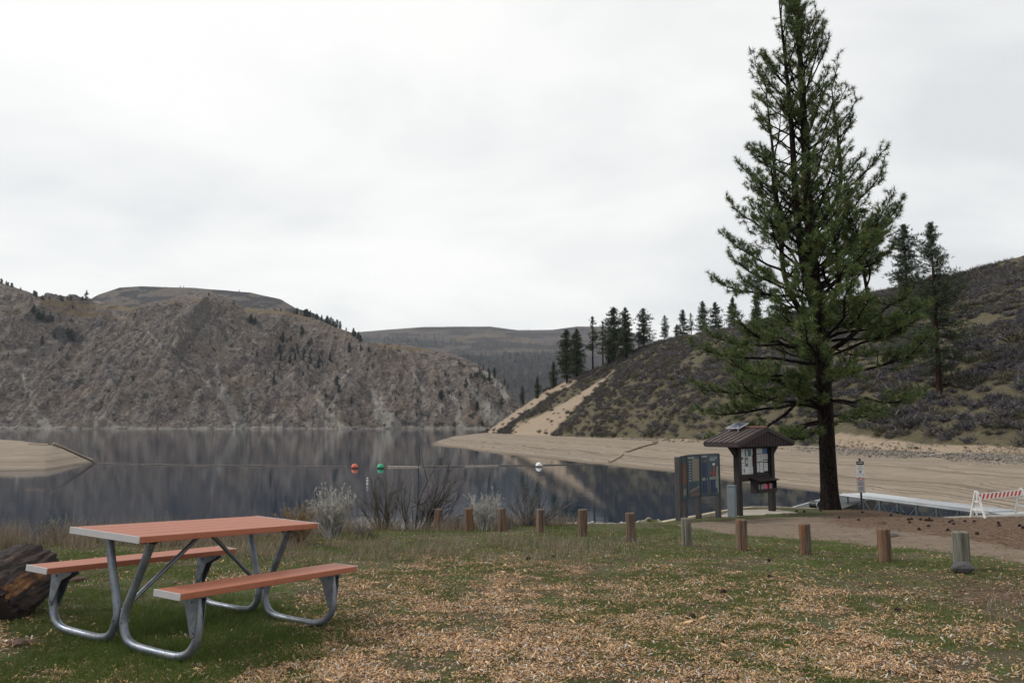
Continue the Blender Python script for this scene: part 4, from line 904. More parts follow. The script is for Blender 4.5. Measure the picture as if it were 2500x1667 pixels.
# ================================================================== BUOYS, LOG BOOM, DRIFTWOOD
def W(px, py): u = (CY - py) / F; Y = (WZ - CZ) * (CP - u * SP) / (SP + u * CP); return Vector(unproj(px, py, Y))
def buoy(px, py, rp, mat, label, grp='round buoys on the lake'):
    p = W(px, py); r = rp * p.y / F; t = thing('buoy', label, 'buoy', (p.x, p.y, WZ), group=grp)
    m = MB(); prof = [(r * math.sin(a), -r * math.cos(a) + r * .35) for a in np.linspace(.01, math.pi - .01, 20)]; m.lathe(prof, 28); m.build('float', mat, t, smooth=True)
    m = MB(); m.lathe([(r * 1.015, r * .06), (r * 1.03, r * .14), (r * 1.03, r * .20), (r * 1.015, r * .28)], 28, cap=False); m.build('waterline_band', M_black, t, smooth=True); return t
buoy(866, 1143, 8.2, M_orange, 'orange-red round buoy left of the green one in the log boom')
buoy(929, 1143, 8.2, M_green, 'green round buoy at the left end of the pale floating log')
buoy(1315.5, 1139, 7.8, M_white, 'white round buoy nearest the far beach, with a dark band')
p = W(897, 1181); t = thing('marker_buoy', 'small slender white marker float on the open water below the green buoy', 'marker buoy', tuple(p)); r = 2.2 * p.y / F
m = MB(); m.lathe([(r * .8, -.1), (r, .0), (r, 12 * p.y / F), (r * .7, 15.5 * p.y / F)], 14); m.build('float', M_white, t, auto=40); 
for z0 in (.12, .3): m = MB(); m.lathe([(r * 1.05, z0), (r * 1.05, z0 + .05)], 14, cap=False); m.build('band', M_rust, t)
M_boom = wood_mat('boom_log', (.04, .032, .028), (.13, .11, .095), (.24, .20, .17), 3); M_boomp = wood_mat('pale_boom_log', (.18, .14, .11), (.34, .28, .23), (.48, .42, .36), 3)
BL = [(946, 1026, 1140, 1140, .10, M_boomp, 'pale floating log right of the green buoy'), (1036, 1128, 1140, 1139, .12, M_boom, 'dark floating log, second right of the green buoy'), (1137, 1216, 1138.6, 1137, .08, M_boomp, 'tan floating log midway between green and white buoys'),
      (1220, 1305, 1137, 1136, .10, M_boom, 'thin dark floating log ending at the white buoy'), (1326, 1400, 1135.6, 1134.6, .07, M_boom, 'thin dark log just right of the white buoy'), (1404, 1487, 1134.4, 1133.6, .07, M_boom, 'thin dark log touching the far beach'),
      (228, 340, 1131, 1134, .07, M_boom, 'thin dark log leaving the left sand bar'), (343, 470, 1134, 1136, .07, M_boom, 'thin floating log, second from the left sand bar'), (473, 600, 1136, 1137.5, .07, M_boom, 'thin floating log, third from the left sand bar'),
      (604, 720, 1137.6, 1138.6, .08, M_boom, 'thin floating log, fourth from the left sand bar'), (725, 848, 1139, 1140, .08, M_boom, 'thin floating log ending left of the orange buoy')]
for x0, x1, y0, y1, r, mt, lb in BL:
    a, b = W(x0, y0), W(x1, y1); m = MB(); n = 9; pts = [Vector((0, 0, 0)).lerp(b - a, k / n) + Vector((0, 0, random.uniform(-.01, .01))) for k in range(n + 1)]; m.tube(pts, [r * (1 - .25 * k / n) for k in range(n + 1)], 10); o = m.build('floating_log', mt, auto=50); o.location = a + Vector((0, 0, .03)); tag(o, lb, 'log', 'logs of the boom across the lake')
def beach_log(pts, r, label, mat=M_log):
    P = [hitR(px, py, True) + Vector((0, 0, r * .5)) for px, py in pts]; c = P[0].copy(); P2 = bez([p - c for p in P], 4); m = MB(); m.tube(P2, list(np.linspace(r, r * .55, len(P2))), 9)
    o = m.build('driftwood_log', mat, auto=50); o.location = c; tag(o, label, 'log', 'logs stranded on the far beach')
beach_log([(1488, 1131), (1510, 1117), (1520, 1110)], .15, 'driftwood log on the far beach, lower piece touching the water')
beach_log([(1530, 1105), (1568, 1092), (1605, 1083)], .17, 'long driftwood log on the far beach, upper piece')
beach_log([(1590, 1081), (1606, 1080)], .2, 'short weathered log at the top of the far beach'); beach_log([(1880, 1099), (1910, 1095)], .12, 'small branch on the beach right of the roofed notice board')
def bar_log(pts, r, label):
    P = []
    for px, py, dz in pts: p = W(px, py + dz); q = unproj(px, py, p.y); P.append(Vector(q))
    c = P[0].copy(); m = MB(); m.tube(bez([p - c for p in P], 4), r, 8); o = m.build('driftwood_log', M_log, auto=50); o.location = c; tag(o, label, 'log', 'logs stranded on the left sand bar')
bar_log([(130, 1082, 60), (160, 1095, 45), (226, 1125, 6)], .13, 'pale slanting log running down the tip of the left sand bar'); bar_log([(70, 1083, 55), (118, 1085, 55)], .08, 'thin dark log lying on the crest of the left sand bar')

# kerb along the sea wall, pale stones
def kerb():
    pts = [(1545, 1282), (1600, 1277), (1652, 1267), (1700, 1259), (1750, 1249), (1800, 1241), (1835, 1237), (1905, 1237), (1962, 1240), (2050, 1243)]
    Ys = [17.6, 18.5, 19.8, 21.2, 22.8, 24.6, 26.0, 26.6, 26.9, 26.4]; P = [Vector(unproj(a, b, y)) for (a, b), y in zip(pts, Ys)]; m = MB()
    for a, b in zip(P, P[1:]):
        m.beam(a - Vector((0, 0, .07)), b - Vector((0, 0, .07)), .16, .16, mi=0)
    struct(m.build('kerb', M_kerb)); P2 = [Vector(unproj(a, b, y)) for a, b, y in ((2320, 1266, 22.3), (2400, 1262.5, 22.6), (2500, 1258, 22.9), (2700, 1256, 23))]; m = MB()
    for a, b in zip(P2, P2[1:]): m.beam(a, b, .5, .06)
    struct(m.build('concrete_edge', M_conc))
M_kerb = simple('pale_kerb', (.42, .36, .26), .9, 0, .2, 5, .2)
kerb()

# ================================================================== VEGETATION HELPERS
def strands(base, dirs, length, width, bend, segs=3, col=None, grav=None):
    """many tapering flat strands : base (n,3) dirs (n,3) -> quads"""
    n = len(base); up = rng.normal(size=(n, 3)); side = np.cross(dirs, up); side /= np.linalg.norm(side, axis=1)[:, None] + 1e-9
    pts = []; p = base.copy(); d = dirs.copy(); step = (length / segs)[:, None]
    V = np.empty((n, segs + 1, 2, 3))
    for k in range(segs + 1):
        w_ = (width * (1 - k / (segs + .35)))[:, None]; V[:, k, 0] = p - side * w_ / 2; V[:, k, 1] = p + side * w_ / 2
        p = p + d * step; d = d + bend; d /= np.linalg.norm(d, axis=1)[:, None]
    b = (np.arange(n) * (segs + 1) * 2)[:, None]; F_ = []
    for k in range(segs): F_.append(np.c_[b + 2 * k, b + 2 * k + 1, b + 2 * k + 3, b + 2 * k + 2])
    Fc = np.concatenate(F_); c = np.repeat(col, (segs + 1) * 2, axis=0) if col is not None else None
    return V.reshape(-1, 3), Fc, c
def tris(base, dirs, length, width, col):
    n = len(base); up = rng.normal(size=(n, 3)); side = np.cross(dirs, up); side /= np.linalg.norm(side, axis=1)[:, None] + 1e-9
    V = np.stack([base - side * width[:, None] / 2, base + side * width[:, None] / 2, base + dirs * length[:, None]], 1).reshape(-1, 3)
    return V, np.arange(n * 3).reshape(n, 3), np.repeat(col, 3, axis=0)
def unit(v): return v / (np.linalg.norm(v, axis=-1, keepdims=True) + 1e-9)
def tubes(lines, n=5):
    """lines: list of (pts (k,3) array, radii (k,)) -> one quad array"""
    VV, FF, off = [], [], 0
    ang = np.arange(n) * 2 * math.pi / n; ca, sa = np.cos(ang), np.sin(ang)
    for P, r in lines:
        k = len(P); T = np.empty_like(P); T[1:-1] = P[2:] - P[:-2]; T[0] = P[1] - P[0]; T[-1] = P[-1] - P[-2]; T = unit(T)
        ref = np.array([0.31, .22, 1.0]) if abs(T[0, 2]) < .9 else np.array([1.0, .2, .1]); U = unit(np.cross(T, ref)); Wv = np.cross(T, U)
        V = P[:, None] + (U[:, None] * ca[None, :, None] + Wv[:, None] * sa[None, :, None]) * np.asarray(r)[:, None, None]
        i = (np.arange(k - 1)[:, None] * n + np.arange(n)[None]); j = (np.arange(k - 1)[:, None] * n + (np.arange(n)[None] + 1) % n)
        FF.append(np.stack([i, j, j + n, i + n], -1).reshape(-1, 4) + off); VV.append(V.reshape(-1, 3)); off += k * n
    return np.concatenate(VV), np.concatenate(FF)

def needles(tips, dirs, r, count, nl, nw, c0, c1, spread=1.0, rs=None):
    """bursts of needles round each tip"""
    rr_ = rs or rng; n = len(tips); b = np.repeat(tips, count, 0) - np.repeat(dirs, count, 0) * rr_.uniform(0, r, (n * count, 1))
    d = unit(np.repeat(dirs, count, 0) * rr_.uniform(-.25, 1.0, (n * count, 1)) + unit(rr_.normal(size=(n * count, 3))) * spread)
    L = nl * rr_.uniform(.65, 1.1, n * count); t = np.clip(rr_.uniform(0, 1, n)[:, None] * .75 + rr_.uniform(0, .25, (n, count)), 0, 1).reshape(-1, 1)
    col = c0 * (1 - t) + c1 * t; dead = rr_.uniform(0, 1, n) < .03; col = np.where(np.repeat(dead, count)[:, None], np.array([.11, .085, .02]), col)
    return tris(b, d, L, np.full(n * count, nw), col)

# ================================================================== BIG PINE
def big_pine(name, base, H, env, lean, seed, label, ncount=30, dens=1.0, leader=True):
    rs = np.random.default_rng(seed); root = thing(name, label, 'tree', tuple(base))
    zs = np.array([-.3, 0, .25, .8, 2, 4, 6, 8, 10, 12, 14, 16, H]); rad = np.array([.34, .31, .275, .245, .225, .210, .19, .17, .14, .115, .09, .065, .02]) * (H / 17.4) ** .5
    def axis(h): return np.array([lean * h / H + .03 * math.sin(h * .5), .04 * math.sin(h * .7 + 1), h])
    k = 60; hz = np.linspace(-.3, H, k); P = np.array([axis(h) for h in hz]); r_ = np.interp(hz, zs, rad)
    n = 40; V = []
    for i in range(k):
        for j in range(n):
            a = 2 * math.pi * j / n; q = 1 + .07 * math.sin(5 * a + hz[i] * .6) * (hz[i] < 5) + .035 * math.sin(11 * a + hz[i] * 1.1) + (.20 * max(0, .5 - hz[i]) * (math.sin(4 * a + 1) * .5 + .5))
            V.append((P[i, 0] + math.cos(a) * r_[i] * q, P[i, 1] + math.sin(a) * r_[i] * q, hz[i]))
    Fc = grid_faces(k, n); Fc = np.array([(i * n + j, i * n + (j + 1) % n, (i + 1) * n + (j + 1) % n, (i + 1) * n + j) for i in range(k - 1) for j in range(n)])
    fastmesh('trunk', V, Fc, M_bark, True, parent=root)
    lines2 = []; lines, twl, tips, tdir = [], [], [], []
    stems = [(P, hz, r_, 2.6, H, 1.0, 0)]
    def extra(h0, h1, off, offy, r0):
        hh = np.linspace(h0, h1, 24); t = (hh - h0) / (h1 - h0); e = 1 - (1 - np.clip(t * 2.6, 0, 1)) ** 2
        Q = np.array([axis(h) for h in hh]); Q[:, 0] += off * e + .12 * np.sin(t * 5) * t; Q[:, 1] += offy * e; rr = r0 * (1 - t) ** .8 + .012
        lines.append((Q, rr)); stems.append((Q, hh, rr, h0 + .6, h1, .62, off)); return Q
    if leader:
        extra(5.9, 17.2, -.42, .05, .15); extra(5.6, 11.6, -1.15, -.3, .09); extra(6.0, 10.6, .95, .35, .085); extra(8.4, 14.2, -.95, .4, .07); extra(8.9, 13.9, .95, -.35, .07); extra(4.9, 8.9, 1.35, -.6, .075)
    for (Q, hh, rr, ha, hb, sc, off) in stems:
        h = ha
        while h < hb - .15:
            main = sc == 1.0
            h += rs.uniform(.05, .12) / dens * np.interp(h / H, [0, .4, .55, 1], [.85, 1, 1.5, 1.3]) if main else rs.uniform(.24, .48)
            if h > hb - .1: break
            a = rs.uniform(0, 2 * math.pi) ; o = np.array([np.interp(h, hh, Q[:, i]) for i in range(3)])
            l, rt = np.interp(h, env[:, 0], env[:, 1]), np.interp(h, env[:, 0], env[:, 2]); h2 = h + .5 * (l + rt) / 2 * math.tan(np.interp(h / H, [.1, .2, .35, .55, .75, 1.0], [-.04, .10, .40, .70, .98, 1.2])) * .75; l, rt = np.interp(h2, env[:, 0], env[:, 1]), np.interp(h2, env[:, 0], env[:, 2]); ca, sa = math.cos(a), math.sin(a)
            ext = (rt if ca > 0 else l); ext = ext * abs(ca) ** 1.0 + (l + rt) / 2 * (1 - abs(ca)); ext = max(.25, ext - (off * ca if not main else 0))
            ext *= .55 if (main and h < 3.9 and sa < -.15) else 1.0; ln = ext * ((rs.uniform(.5, 1.05) if rs.uniform() > .4 else rs.uniform(.9, 1.12)) * (1.12 if h < .36 * H else 1.0)) * (1.0 if main else rs.uniform(.6, .95))
            f = h / H; el = np.interp(f, [.1, .2, .35, .55, .75, 1.0], [-.04, .10, .40, .70, .98, 1.2]) + rs.normal(0, .22)
            droop = np.interp(f, [.1, .3, .5, 1], [-.30, -.18, -.02, .10]); m = 9
            d = np.array([ca * math.cos(el), sa * math.cos(el), math.sin(el)]); pts = [o]; ph = rs.uniform(0, 6)
            step = ln / m / max(.55, math.cos(el) * .55 + .45)
            az = a
            for s in range(m):
                t = s / m; el2 = el + droop * math.sin(t * math.pi) * 1.1 + (.55 * t ** 2.2) * (1.1 if f < .5 else .6) + rs.normal(0, .10); az += rs.normal(0, .16)
                dd = np.array([math.cos(az) * math.cos(el2), math.sin(az) * math.cos(el2), math.sin(el2)]); pts.append(pts[-1] + dd * step)
            pts = np.array(pts); r0 = max(.014, min(.010 + ln * .011, np.interp(h, hh, rr) * .5)); rb = r0 * (1 - np.linspace(0, 1, m + 1)) ** .75 + .006
            lines.append((pts, rb)); L = np.linalg.norm(np.diff(pts, axis=0), axis=1).sum()
            # side twigs
            s0 = .46 if ln > 1.5 else .2
            nt_ = max(3, int(L * 5.6 * np.interp(f, [0, .38, .5, 1], [1.6, 1.45, 1.0, .95]))); sgn = 1
            if main and f < .36 and rs.uniform() < .5:   # bare inner twigs
                for q in range(4):
                    t = rs.uniform(.1, .5); o2 = pts[int(t * m)]; d2 = unit(rs.normal(size=3) + np.array([0, 0, -.9])); twl.append((np.array([o2, o2 + d2 * .25, o2 + unit(d2 + rs.normal(0, .4, 3)) * .5]), [.008, .006, .004]))
            for q in range(nt_):
                t = s0 + (1 - s0) * (q + rs.uniform(0, .8)) / nt_; t = min(t, .99); i = int(t * m); fr = t * m - i; o2 = pts[i] * (1 - fr) + pts[i + 1] * fr; bd = unit(pts[i + 1] - pts[i]); sgn = -sgn
                lat = unit(np.cross(bd, np.array([0, 0, 1.0]))) * sgn; tl = (.20 + .30 * (1 - t) * min(ln, 3.0) * rs.uniform(.5, 1.2)) ; d2 = unit(bd * .75 + lat * rs.uniform(.5, 1.0) + np.array([0, 0, rs.uniform(-.55, .65)]))
                mm = 3; pp = [o2]; dd = d2
                for s in range(mm): pp.append(pp[-1] + dd * tl / mm); dd = unit(dd + np.array([0, 0, .26 + rs.normal(0, .12)]) + rs.normal(0, .10, 3))
                pp = np.array(pp); twl.append((pp, [.010, .009, .007, .005])); tips.append(pp[-1]); tdir.append(dd)
                if tl > .30: tips.append(pp[2] * .6 + pp[3] * .4); tdir.append(unit(dd + rs.normal(0, .4, 3)))
                if rs.uniform() < .35: e = pp[-1] + unit(dd + rs.normal(0, .8, 3)) * .16; twl.append((np.array([pp[-1], e]), [.006, .004])); tips.append(e); tdir.append(unit(e - pp[-1]))
                if tl > .5:
                    for g in range(2): e = pp[2] + unit(dd + rs.normal(0, .7, 3)) * .2; twl.append((np.array([pp[1 + g], e]), [.007, .005])); tips.append(e); tdir.append(unit(e - pp[1 + g]))
            tips.append(pts[-1]); tdir.append(unit(pts[-1] - pts[-2]))
    V, Fc = tubes(lines, 7); V2, F2 = tubes(twl, 4); fastmesh('branches', np.r_[V, V2], np.r_[Fc, F2 + len(V)], M_bark, True, parent=root)
    tips, tdir = np.array(tips), np.array(tdir); V, Fc, c = needles(tips, tdir, .10, ncount, .175, .0145, np.array([.030, .066, .022]), np.array([.150, .190, .052]), .95, rs)
    fastmesh('crown', V, Fc, M_leaf, False, c, root); print('tips', len(tips)); return root
def bd(y): return (1170 - y) / 71.5
ENV = np.array([(1.6, 1.2, 1.3), (bd(1040), 1.6, 1.7), (bd(1000), 2.4, 2.6), (bd(950), 3.2, 3.6), (bd(850), 4.1, 3.7), (bd(760), 3.7, 3.3), (bd(700), 3.4, 3.1), (bd(620), 3.65, 3.1), (bd(500), 3.1, 2.85), (bd(400), 2.5, 2.35), (bd(300), 2.2, 1.9), (bd(200), 1.95, 1.65), (bd(100), 1.85, 1.5), (bd(0), 1.25, 1.05), (18.0, .8, .6), (19.2, .3, .3)])
ENV[:, 0] -= .35
TB_ = unproj(2030, 1246, 25.0)
big_pine('ponderosa_pine', TB_, 19.0, ENV, -.55, 5, 'tall dark green pine with long needle tufts standing behind the notice board')
def edge_pine():
    p = unproj(2640, 1150, 40.0); h = zat(420, 40) - zat(1150, 40); e = np.array([(2, 2.0, 2.0), (h * .5, 2.0, 2.2), (h - 3.6, 1.6, 1.9), (h - 1.2, 2.6, 1.9), (h + .4, 1.75, 1.4), (h + 3.5, .6, .6)])
    big_pine('pine_tree', (p[0] , p[1], p[2] - 0.6), h + 4.0, e, 0, 12, 'pine at the far right edge, only needle tips showing against the sky', 22, .55, False)
edge_pine()

# ================================================================== MID AND FAR PINES
def pine_variant(H, W_, dens, seed, bare=.15, sparse=0.0, nl=.42, nw=.07, colr=((.018, .034, .018), (.056, .078, .034)), barkm=None, lumps=10):
    """simple conifer centred at the origin : returns (trunk mesh, crown mesh)"""
    rs = np.random.default_rng(seed); k = 16; hz = np.linspace(-.6, H, k); P = np.c_[np.cumsum(rs.normal(0, .02 * H / 14, k)), np.cumsum(rs.normal(0, .02 * H / 14, k)), hz]; r_ = .016 * H * (1 - np.clip(hz, 0, H) / H) ** .8 + .02
    lines = [(P, r_)]; tips, td = [], []; nb = int(dens * H)
    for b in range(nb):
        f = bare + (1 - bare) * rs.uniform(0, 1) ** .95; h = f * H; a = rs.uniform(0, 6.283); g = (f - bare) / (1 - bare)
        w_ = W_ * np.interp(g, [0, .12, .35, .7, .92, 1], [.55, .95, 1.0, .62, .26, .06]) * rs.uniform(.35, 1.1) * (1 + .25 * math.sin(a * 2 + f * 9 + seed)); el = np.interp(g, [0, .4, 1], [-.25, .05, .7]) + rs.normal(0, .15)
        if rs.uniform() < sparse: continue
        o = np.array([np.interp(h, hz, P[:, 0]), np.interp(h, hz, P[:, 1]), h]); d = np.array([math.cos(a) * math.cos(el), math.sin(a) * math.cos(el), math.sin(el)]); mid_ = o + d * w_ * .55 + np.array([0, 0, -.04 * w_]); end = o + d * w_ + np.array([0, 0, .10 * w_])
        lines.append((np.array([o, mid_, end]), np.array([.028, .018, .008]) * H / 14)); nq = max(2, int(w_ * lumps / 2))
        for q in range(nq):
            t = rs.uniform(.3, 1.0); c = o + (end - o) * t + rs.normal(0, .11 + .06 * w_, 3) * np.array([1, 1, .6]); tips.append(c); td.append(unit(d + np.array([0, 0, .35]) + rs.normal(0, .4, 3)))
    tips.append(P[-1]); td.append(np.array([0, 0, 1.0]))
    V, Fc = tubes(lines, 5); t = fastmesh('trunk', V, Fc, barkm or M_bark, True)
    V, Fc, c = needles(np.array(tips), np.array(td), .2, 11, nl, nw, np.array(colr[0]), np.array(colr[1]), 1.0, rs); cr = fastmesh('crown', V, Fc, M_leaf, False, c)
    return t, cr
class Tree:
    def __init__(s, H, *a, **k): s.H = H; s.t, s.c = pine_variant(H, *a, **k); s.used = False
    def place(s, name, loc, h, label, group, rz=0.0, wf=1.0, cat='tree'):
        r = thing(name, label, cat, tuple(loc), (0, 0, rz), group); f = h / s.H; r.scale = (f * wf, f * wf, f)
        for src in (s.t, s.c):
            if s.used: c = src.copy(); COL.objects.link(c)
            else: c = src
            c.parent = r
        s.used = True; return r
TV = [Tree(14, 3.0, 19, 31, .12), Tree(14, 2.6, 20, 32, .10), Tree(14, 3.3, 15, 33, .16), Tree(14, 2.2, 10, 34, .30, .25, lumps=8), Tree(14, 1.8, 9, 35, .40, .3, lumps=8), Tree(14, 3.6, 13, 36, .10), Tree(14, 2.8, 18, 37, .05)]
RIDGE = [(1382, 803, 934, 0, 1.0, 'left one of the two tall dark pines low on the hillside crest'), (1408, 801, 925, 1, 1.05, 'right one of the two tall dark pines low on the hillside crest'), (1353, 880, 945, 6, .9, 'small pine just left of the pair of tall pines on the crest'),
         (1311, 917, 972, 6, .8, 'small pine low on the crest near the sand chute'), (1277, 940, 992, 5, .7, 'lowest small pine near the tip of the hillside'), (1450, 771, 905, 4, 1.0, 'thin bare-trunked pine with a sparse tuft on top, left in the group'), (1473, 782, 896, 3, .9, 'thin sparse pine between the bare-trunked pine and the dense ones'),
         (1501, 748, 889, 0, 1.15, 'tallest dense pine in the middle of the ridge group'), (1529, 748, 878, 1, 1.0, 'dense pine just right of the tallest one in the ridge group'), (1490, 835, 893, 6, .9, 'young green pine at the feet of the dense ridge group'), (1572, 750, 850, 2, 1.15, 'broad pine standing alone right of the dense ridge group'), (1558, 800, 860, 3, .8, 'small pine at the left foot of the broad lone pine'),
         (1626, 767, 830, 5, .85, 'short conical pine standing alone on the skyline'), (1652, 790, 826, 6, .9, 'low pine left of the paired skyline pines'), (1668, 735, 817, 2, .95, 'taller pine of the pair on the skyline'), (1687, 742, 812, 4, 1.0, 'thin pine of the pair on the skyline'), (1715, 710, 804, 0, .95, 'dark pine on the skyline at the left edge of the big pine'),
         (1748, 714, 800, 2, 1.05, 'broad pine on the skyline seen through the big pine, left side'), (1793, 705, 795, 0, 1.0, 'pine on the skyline behind the left branches of the big pine'), (1850, 690, 782, 1, 1.0, 'pine on the skyline behind the trunk of the big pine, left side'), (2216, 540, 735, 2, 1.05, 'tall pine on the slope directly right of the big pine, behind it')]
for px, yt, yb, v, wf, lb in RIDGE:
    p = hitR(px, yb + 1); h = (yb - yt) * p.y / F * 1.0 + .1; TV[v].place('pine_tree', p - Vector((0, 0, .25)), h, lb, 'pines along the hillside crest', rz=px * .37, wf=wf * 1.15)
TS = Tree(19, 3.9, 17, 51, .14, .05, nl=.34, nw=.045, barkm=M_bark2, lumps=12, colr=((.016, .032, .016), (.055, .080, .030)))
p = hitR(2296, 966); h = (966 - 535) * p.y / F; TS.place('pine_tree', p - Vector((0, 0, .2)), h, 'tall slender red-trunked pine on the slope right of the big pine', 'pines along the hillside crest', 1.0, 1.0)
# --- far slopes
FV = [Tree(12, 3.0, 9, 61, .03, nl=.9, nw=.28, lumps=4, colr=((.018, .030, .028), (.040, .056, .046))), Tree(12, 2.6, 9, 62, .03, nl=.9, nw=.28, lumps=4, colr=((.018, .030, .028), (.040, .056, .046))), Tree(12, 2.2, 7, 63, .10, .1, nl=.8, nw=.26, lumps=4, colr=((.020, .028, .027), (.042, .052, .044)))]
def far_tree(H, px, py, hp, label, v=None):
    p = hitH(H, px, py); h = hp * p.y / F; FV[random.randrange(3) if v is None else v].place('conifer', p - Vector((0, 0, h * .04)), h, label, 'small conifers on the far slopes', rz=random.uniform(0, 6), wf=random.uniform(1.0, 1.5))
ra = random.Random(9)
def cluster(H, n, cx, cy, sx_, sy_, h0, h1, label):
    for _ in range(n): far_tree(H, cx + ra.gauss(0, sx_), cy + ra.gauss(0, sy_), ra.uniform(h0, h1), label)
FL = 'small dark conifer on the far rocky slope across the lake'
for px, py, hp in ((82, 770, 22), (106, 778, 20), (128, 785, 16), (178, 755, 12), (102, 840, 20), (145, 858, 12), (19, 870, 10), (66, 898, 14), (612, 788, 22), (623, 792, 18), (737, 818, 26), (690, 835, 24), (682, 862, 22), (686, 882, 18), (708, 886, 20), (720, 878, 16), (668, 940, 26), (757, 890, 24), (778, 898, 24), (785, 870, 18), (805, 880, 18),
                   (853, 860, 24), (879, 858, 18), (900, 858, 12), (940, 850, 10), (822, 942, 26), (828, 960, 20), (796, 972, 12), (858, 985, 18), (1077, 975, 24), (1137, 945, 22), (1166, 1000, 22), (1224, 990, 24), (968, 1018, 16), (1120, 890, 14), (1150, 925, 16), (1195, 930, 20), (510, 722, 8), (570, 745, 10), (325, 930, 14), (485, 808, 8), (258, 795, 8)): far_tree(HA, px, py, hp, FL)
cluster(HA, 14, 170, 828, 16, 8, 10, 20, 'conifer in the dark thicket on the upper left far slope'); cluster(HA, 26, 740, 870, 50, 30, 8, 16, FL); cluster(HA, 22, 1110, 970, 60, 32, 7, 13, FL); cluster(HA, 14, 600, 900, 120, 50, 6, 10, FL); cluster(HA, 14, 1190, 915, 22, 22, 10, 20, FL)
cluster(HA, 8, 108, 780, 12, 6, 10, 20, FL)
for _ in range(46): x = ra.uniform(720, 880); far_tree(HA, x, ip(x, A_CREST) + ra.uniform(0, 6), ra.uniform(8, 20), 'conifer on the far crest line descending to the right')
for _ in range(14): x = ra.uniform(80, 212); far_tree(HA, x, ip(x, A_CREST) + 1, ra.uniform(6, 15), 'conifer on the far skyline left of the dark mesa')
for _ in range(8): x = ra.uniform(0, 55); far_tree(HA, x, ip(x, A_CREST) + 1, ra.uniform(5, 12), 'conifer on the far skyline at the left edge')
far_tree(HA, 209, 734, 27, 'tall lone conifer on the far skyline just left of the dark mesa', 2)
for x in (439, 449, 585): far_tree(HB, x, ip(x, B_CREST) + 1, 5, 'tiny conifer on the rim of the dark mesa')
for _ in range(7): x = ra.uniform(660, 720); far_tree(HA, x, ip(x, A_CREST) + ra.uniform(0, 3), ra.uniform(5, 9), 'tiny conifer on the tan bench below the dark mesa')
def far_forest():
    """uncountable wood on the plateau slopes : one object"""
    base = FV[1].c.data; n = len(base.vertices); v = np.empty(n * 3, np.float32); base.vertices.foreach_get('co', v); v = v.reshape(-1, 3); c = np.empty(n * 4, np.float32); base.color_attributes['tint'].data.foreach_get('color', c); c = c.reshape(-1, 4)[:, :3]
    sub = rng.permutation(n // 3)[:170]; idx = (sub[:, None] * 3 + np.arange(3)).ravel(); v = v[idx]; c = c[idx]; VV, CC = [], []; cnt = 0
    v = v * np.array([1.7, 1.7, 1.0])
    for H, x0, x1, y0, y1, hp0, hp1, N in ((HC, 880, 1130, 822, 850, 6, 13, 190), (HC, 1120, 1420, 868, 970, 8, 16, 1100), (HC, 1150, 1420, 838, 870, 6, 11, 120), (HC, 940, 1560, 803, 835, 3, 6, 70), (HC, 1420, 1660, 820, 880, 6, 12, 90)):
        for _ in range(N):
            x, y = ra.uniform(x0, x1), ra.uniform(y0, y1)
            if abs(x - 1200) < 90 and 815 < y < 836: continue
            p = hitH(H, x, y); h = ra.uniform(hp0, hp1) * p.y / F; s = h / 12; a = ra.uniform(0, 6.28); q = v * s; VV.append(np.c_[q[:, 0] * math.cos(a) - q[:, 1] * math.sin(a), q[:, 0] * math.sin(a) + q[:, 1] * math.cos(a), q[:, 2]] + np.array(p)); CC.append(c)
    VV = np.concatenate(VV); o = fastmesh('forest', VV, np.arange(len(VV)).reshape(-1, 3), M_leaf, False, np.concatenate(CC)); tag(o, 'distant dark conifer wood covering the plateau slopes between the hills', 'forest', kind='stuff')
far_forest()

# ================================================================== SAGEBRUSH ON THE HILLSIDE
def brush_mesh(seed, c0, c1, n=150, r=.55, h=.75, width=.055, name='sagebrush'):
    rs = np.random.default_rng(seed); d = unit(rs.normal(size=(n, 3)) * np.array([1, 1, .45]) + np.array([0, 0, .55])); d[:, 2] = np.abs(d[:, 2]) + .12; d = unit(d)
    b = rs.normal(0, .16, (n, 3)) * np.array([1, 1, .15]); b = b + d * rs.uniform(.0, .35, (n, 1)); L = rs.uniform(.35, 1, n) * np.where(d[:, 2] > .6, h, r) * .8; t = rs.uniform(0, 1, (n, 1)) ** 1.2
    V, Fc, c = tris(b + rs.normal(0, .07, (n, 3)), unit(d + rs.normal(0, .25, (n, 3))), L, np.full(n, width) * rs.uniform(.6, 1.5, n), c0 * (1 - t) + c1 * t); return V, Fc, c
BR = []
pal = [((.065, .060, .066), (.20, .185, .185)), ((.075, .066, .058), (.19, .17, .145)), ((.055, .053, .060), (.16, .15, .162)), ((.070, .068, .046), (.17, .16, .105)), ((.065, .060, .064), (.19, .175, .175))]
for i, (a, b) in enumerate(pal): BR.append(brush_mesh(70 + i, np.array(a), np.array(b), 280, .62, .66, .062))
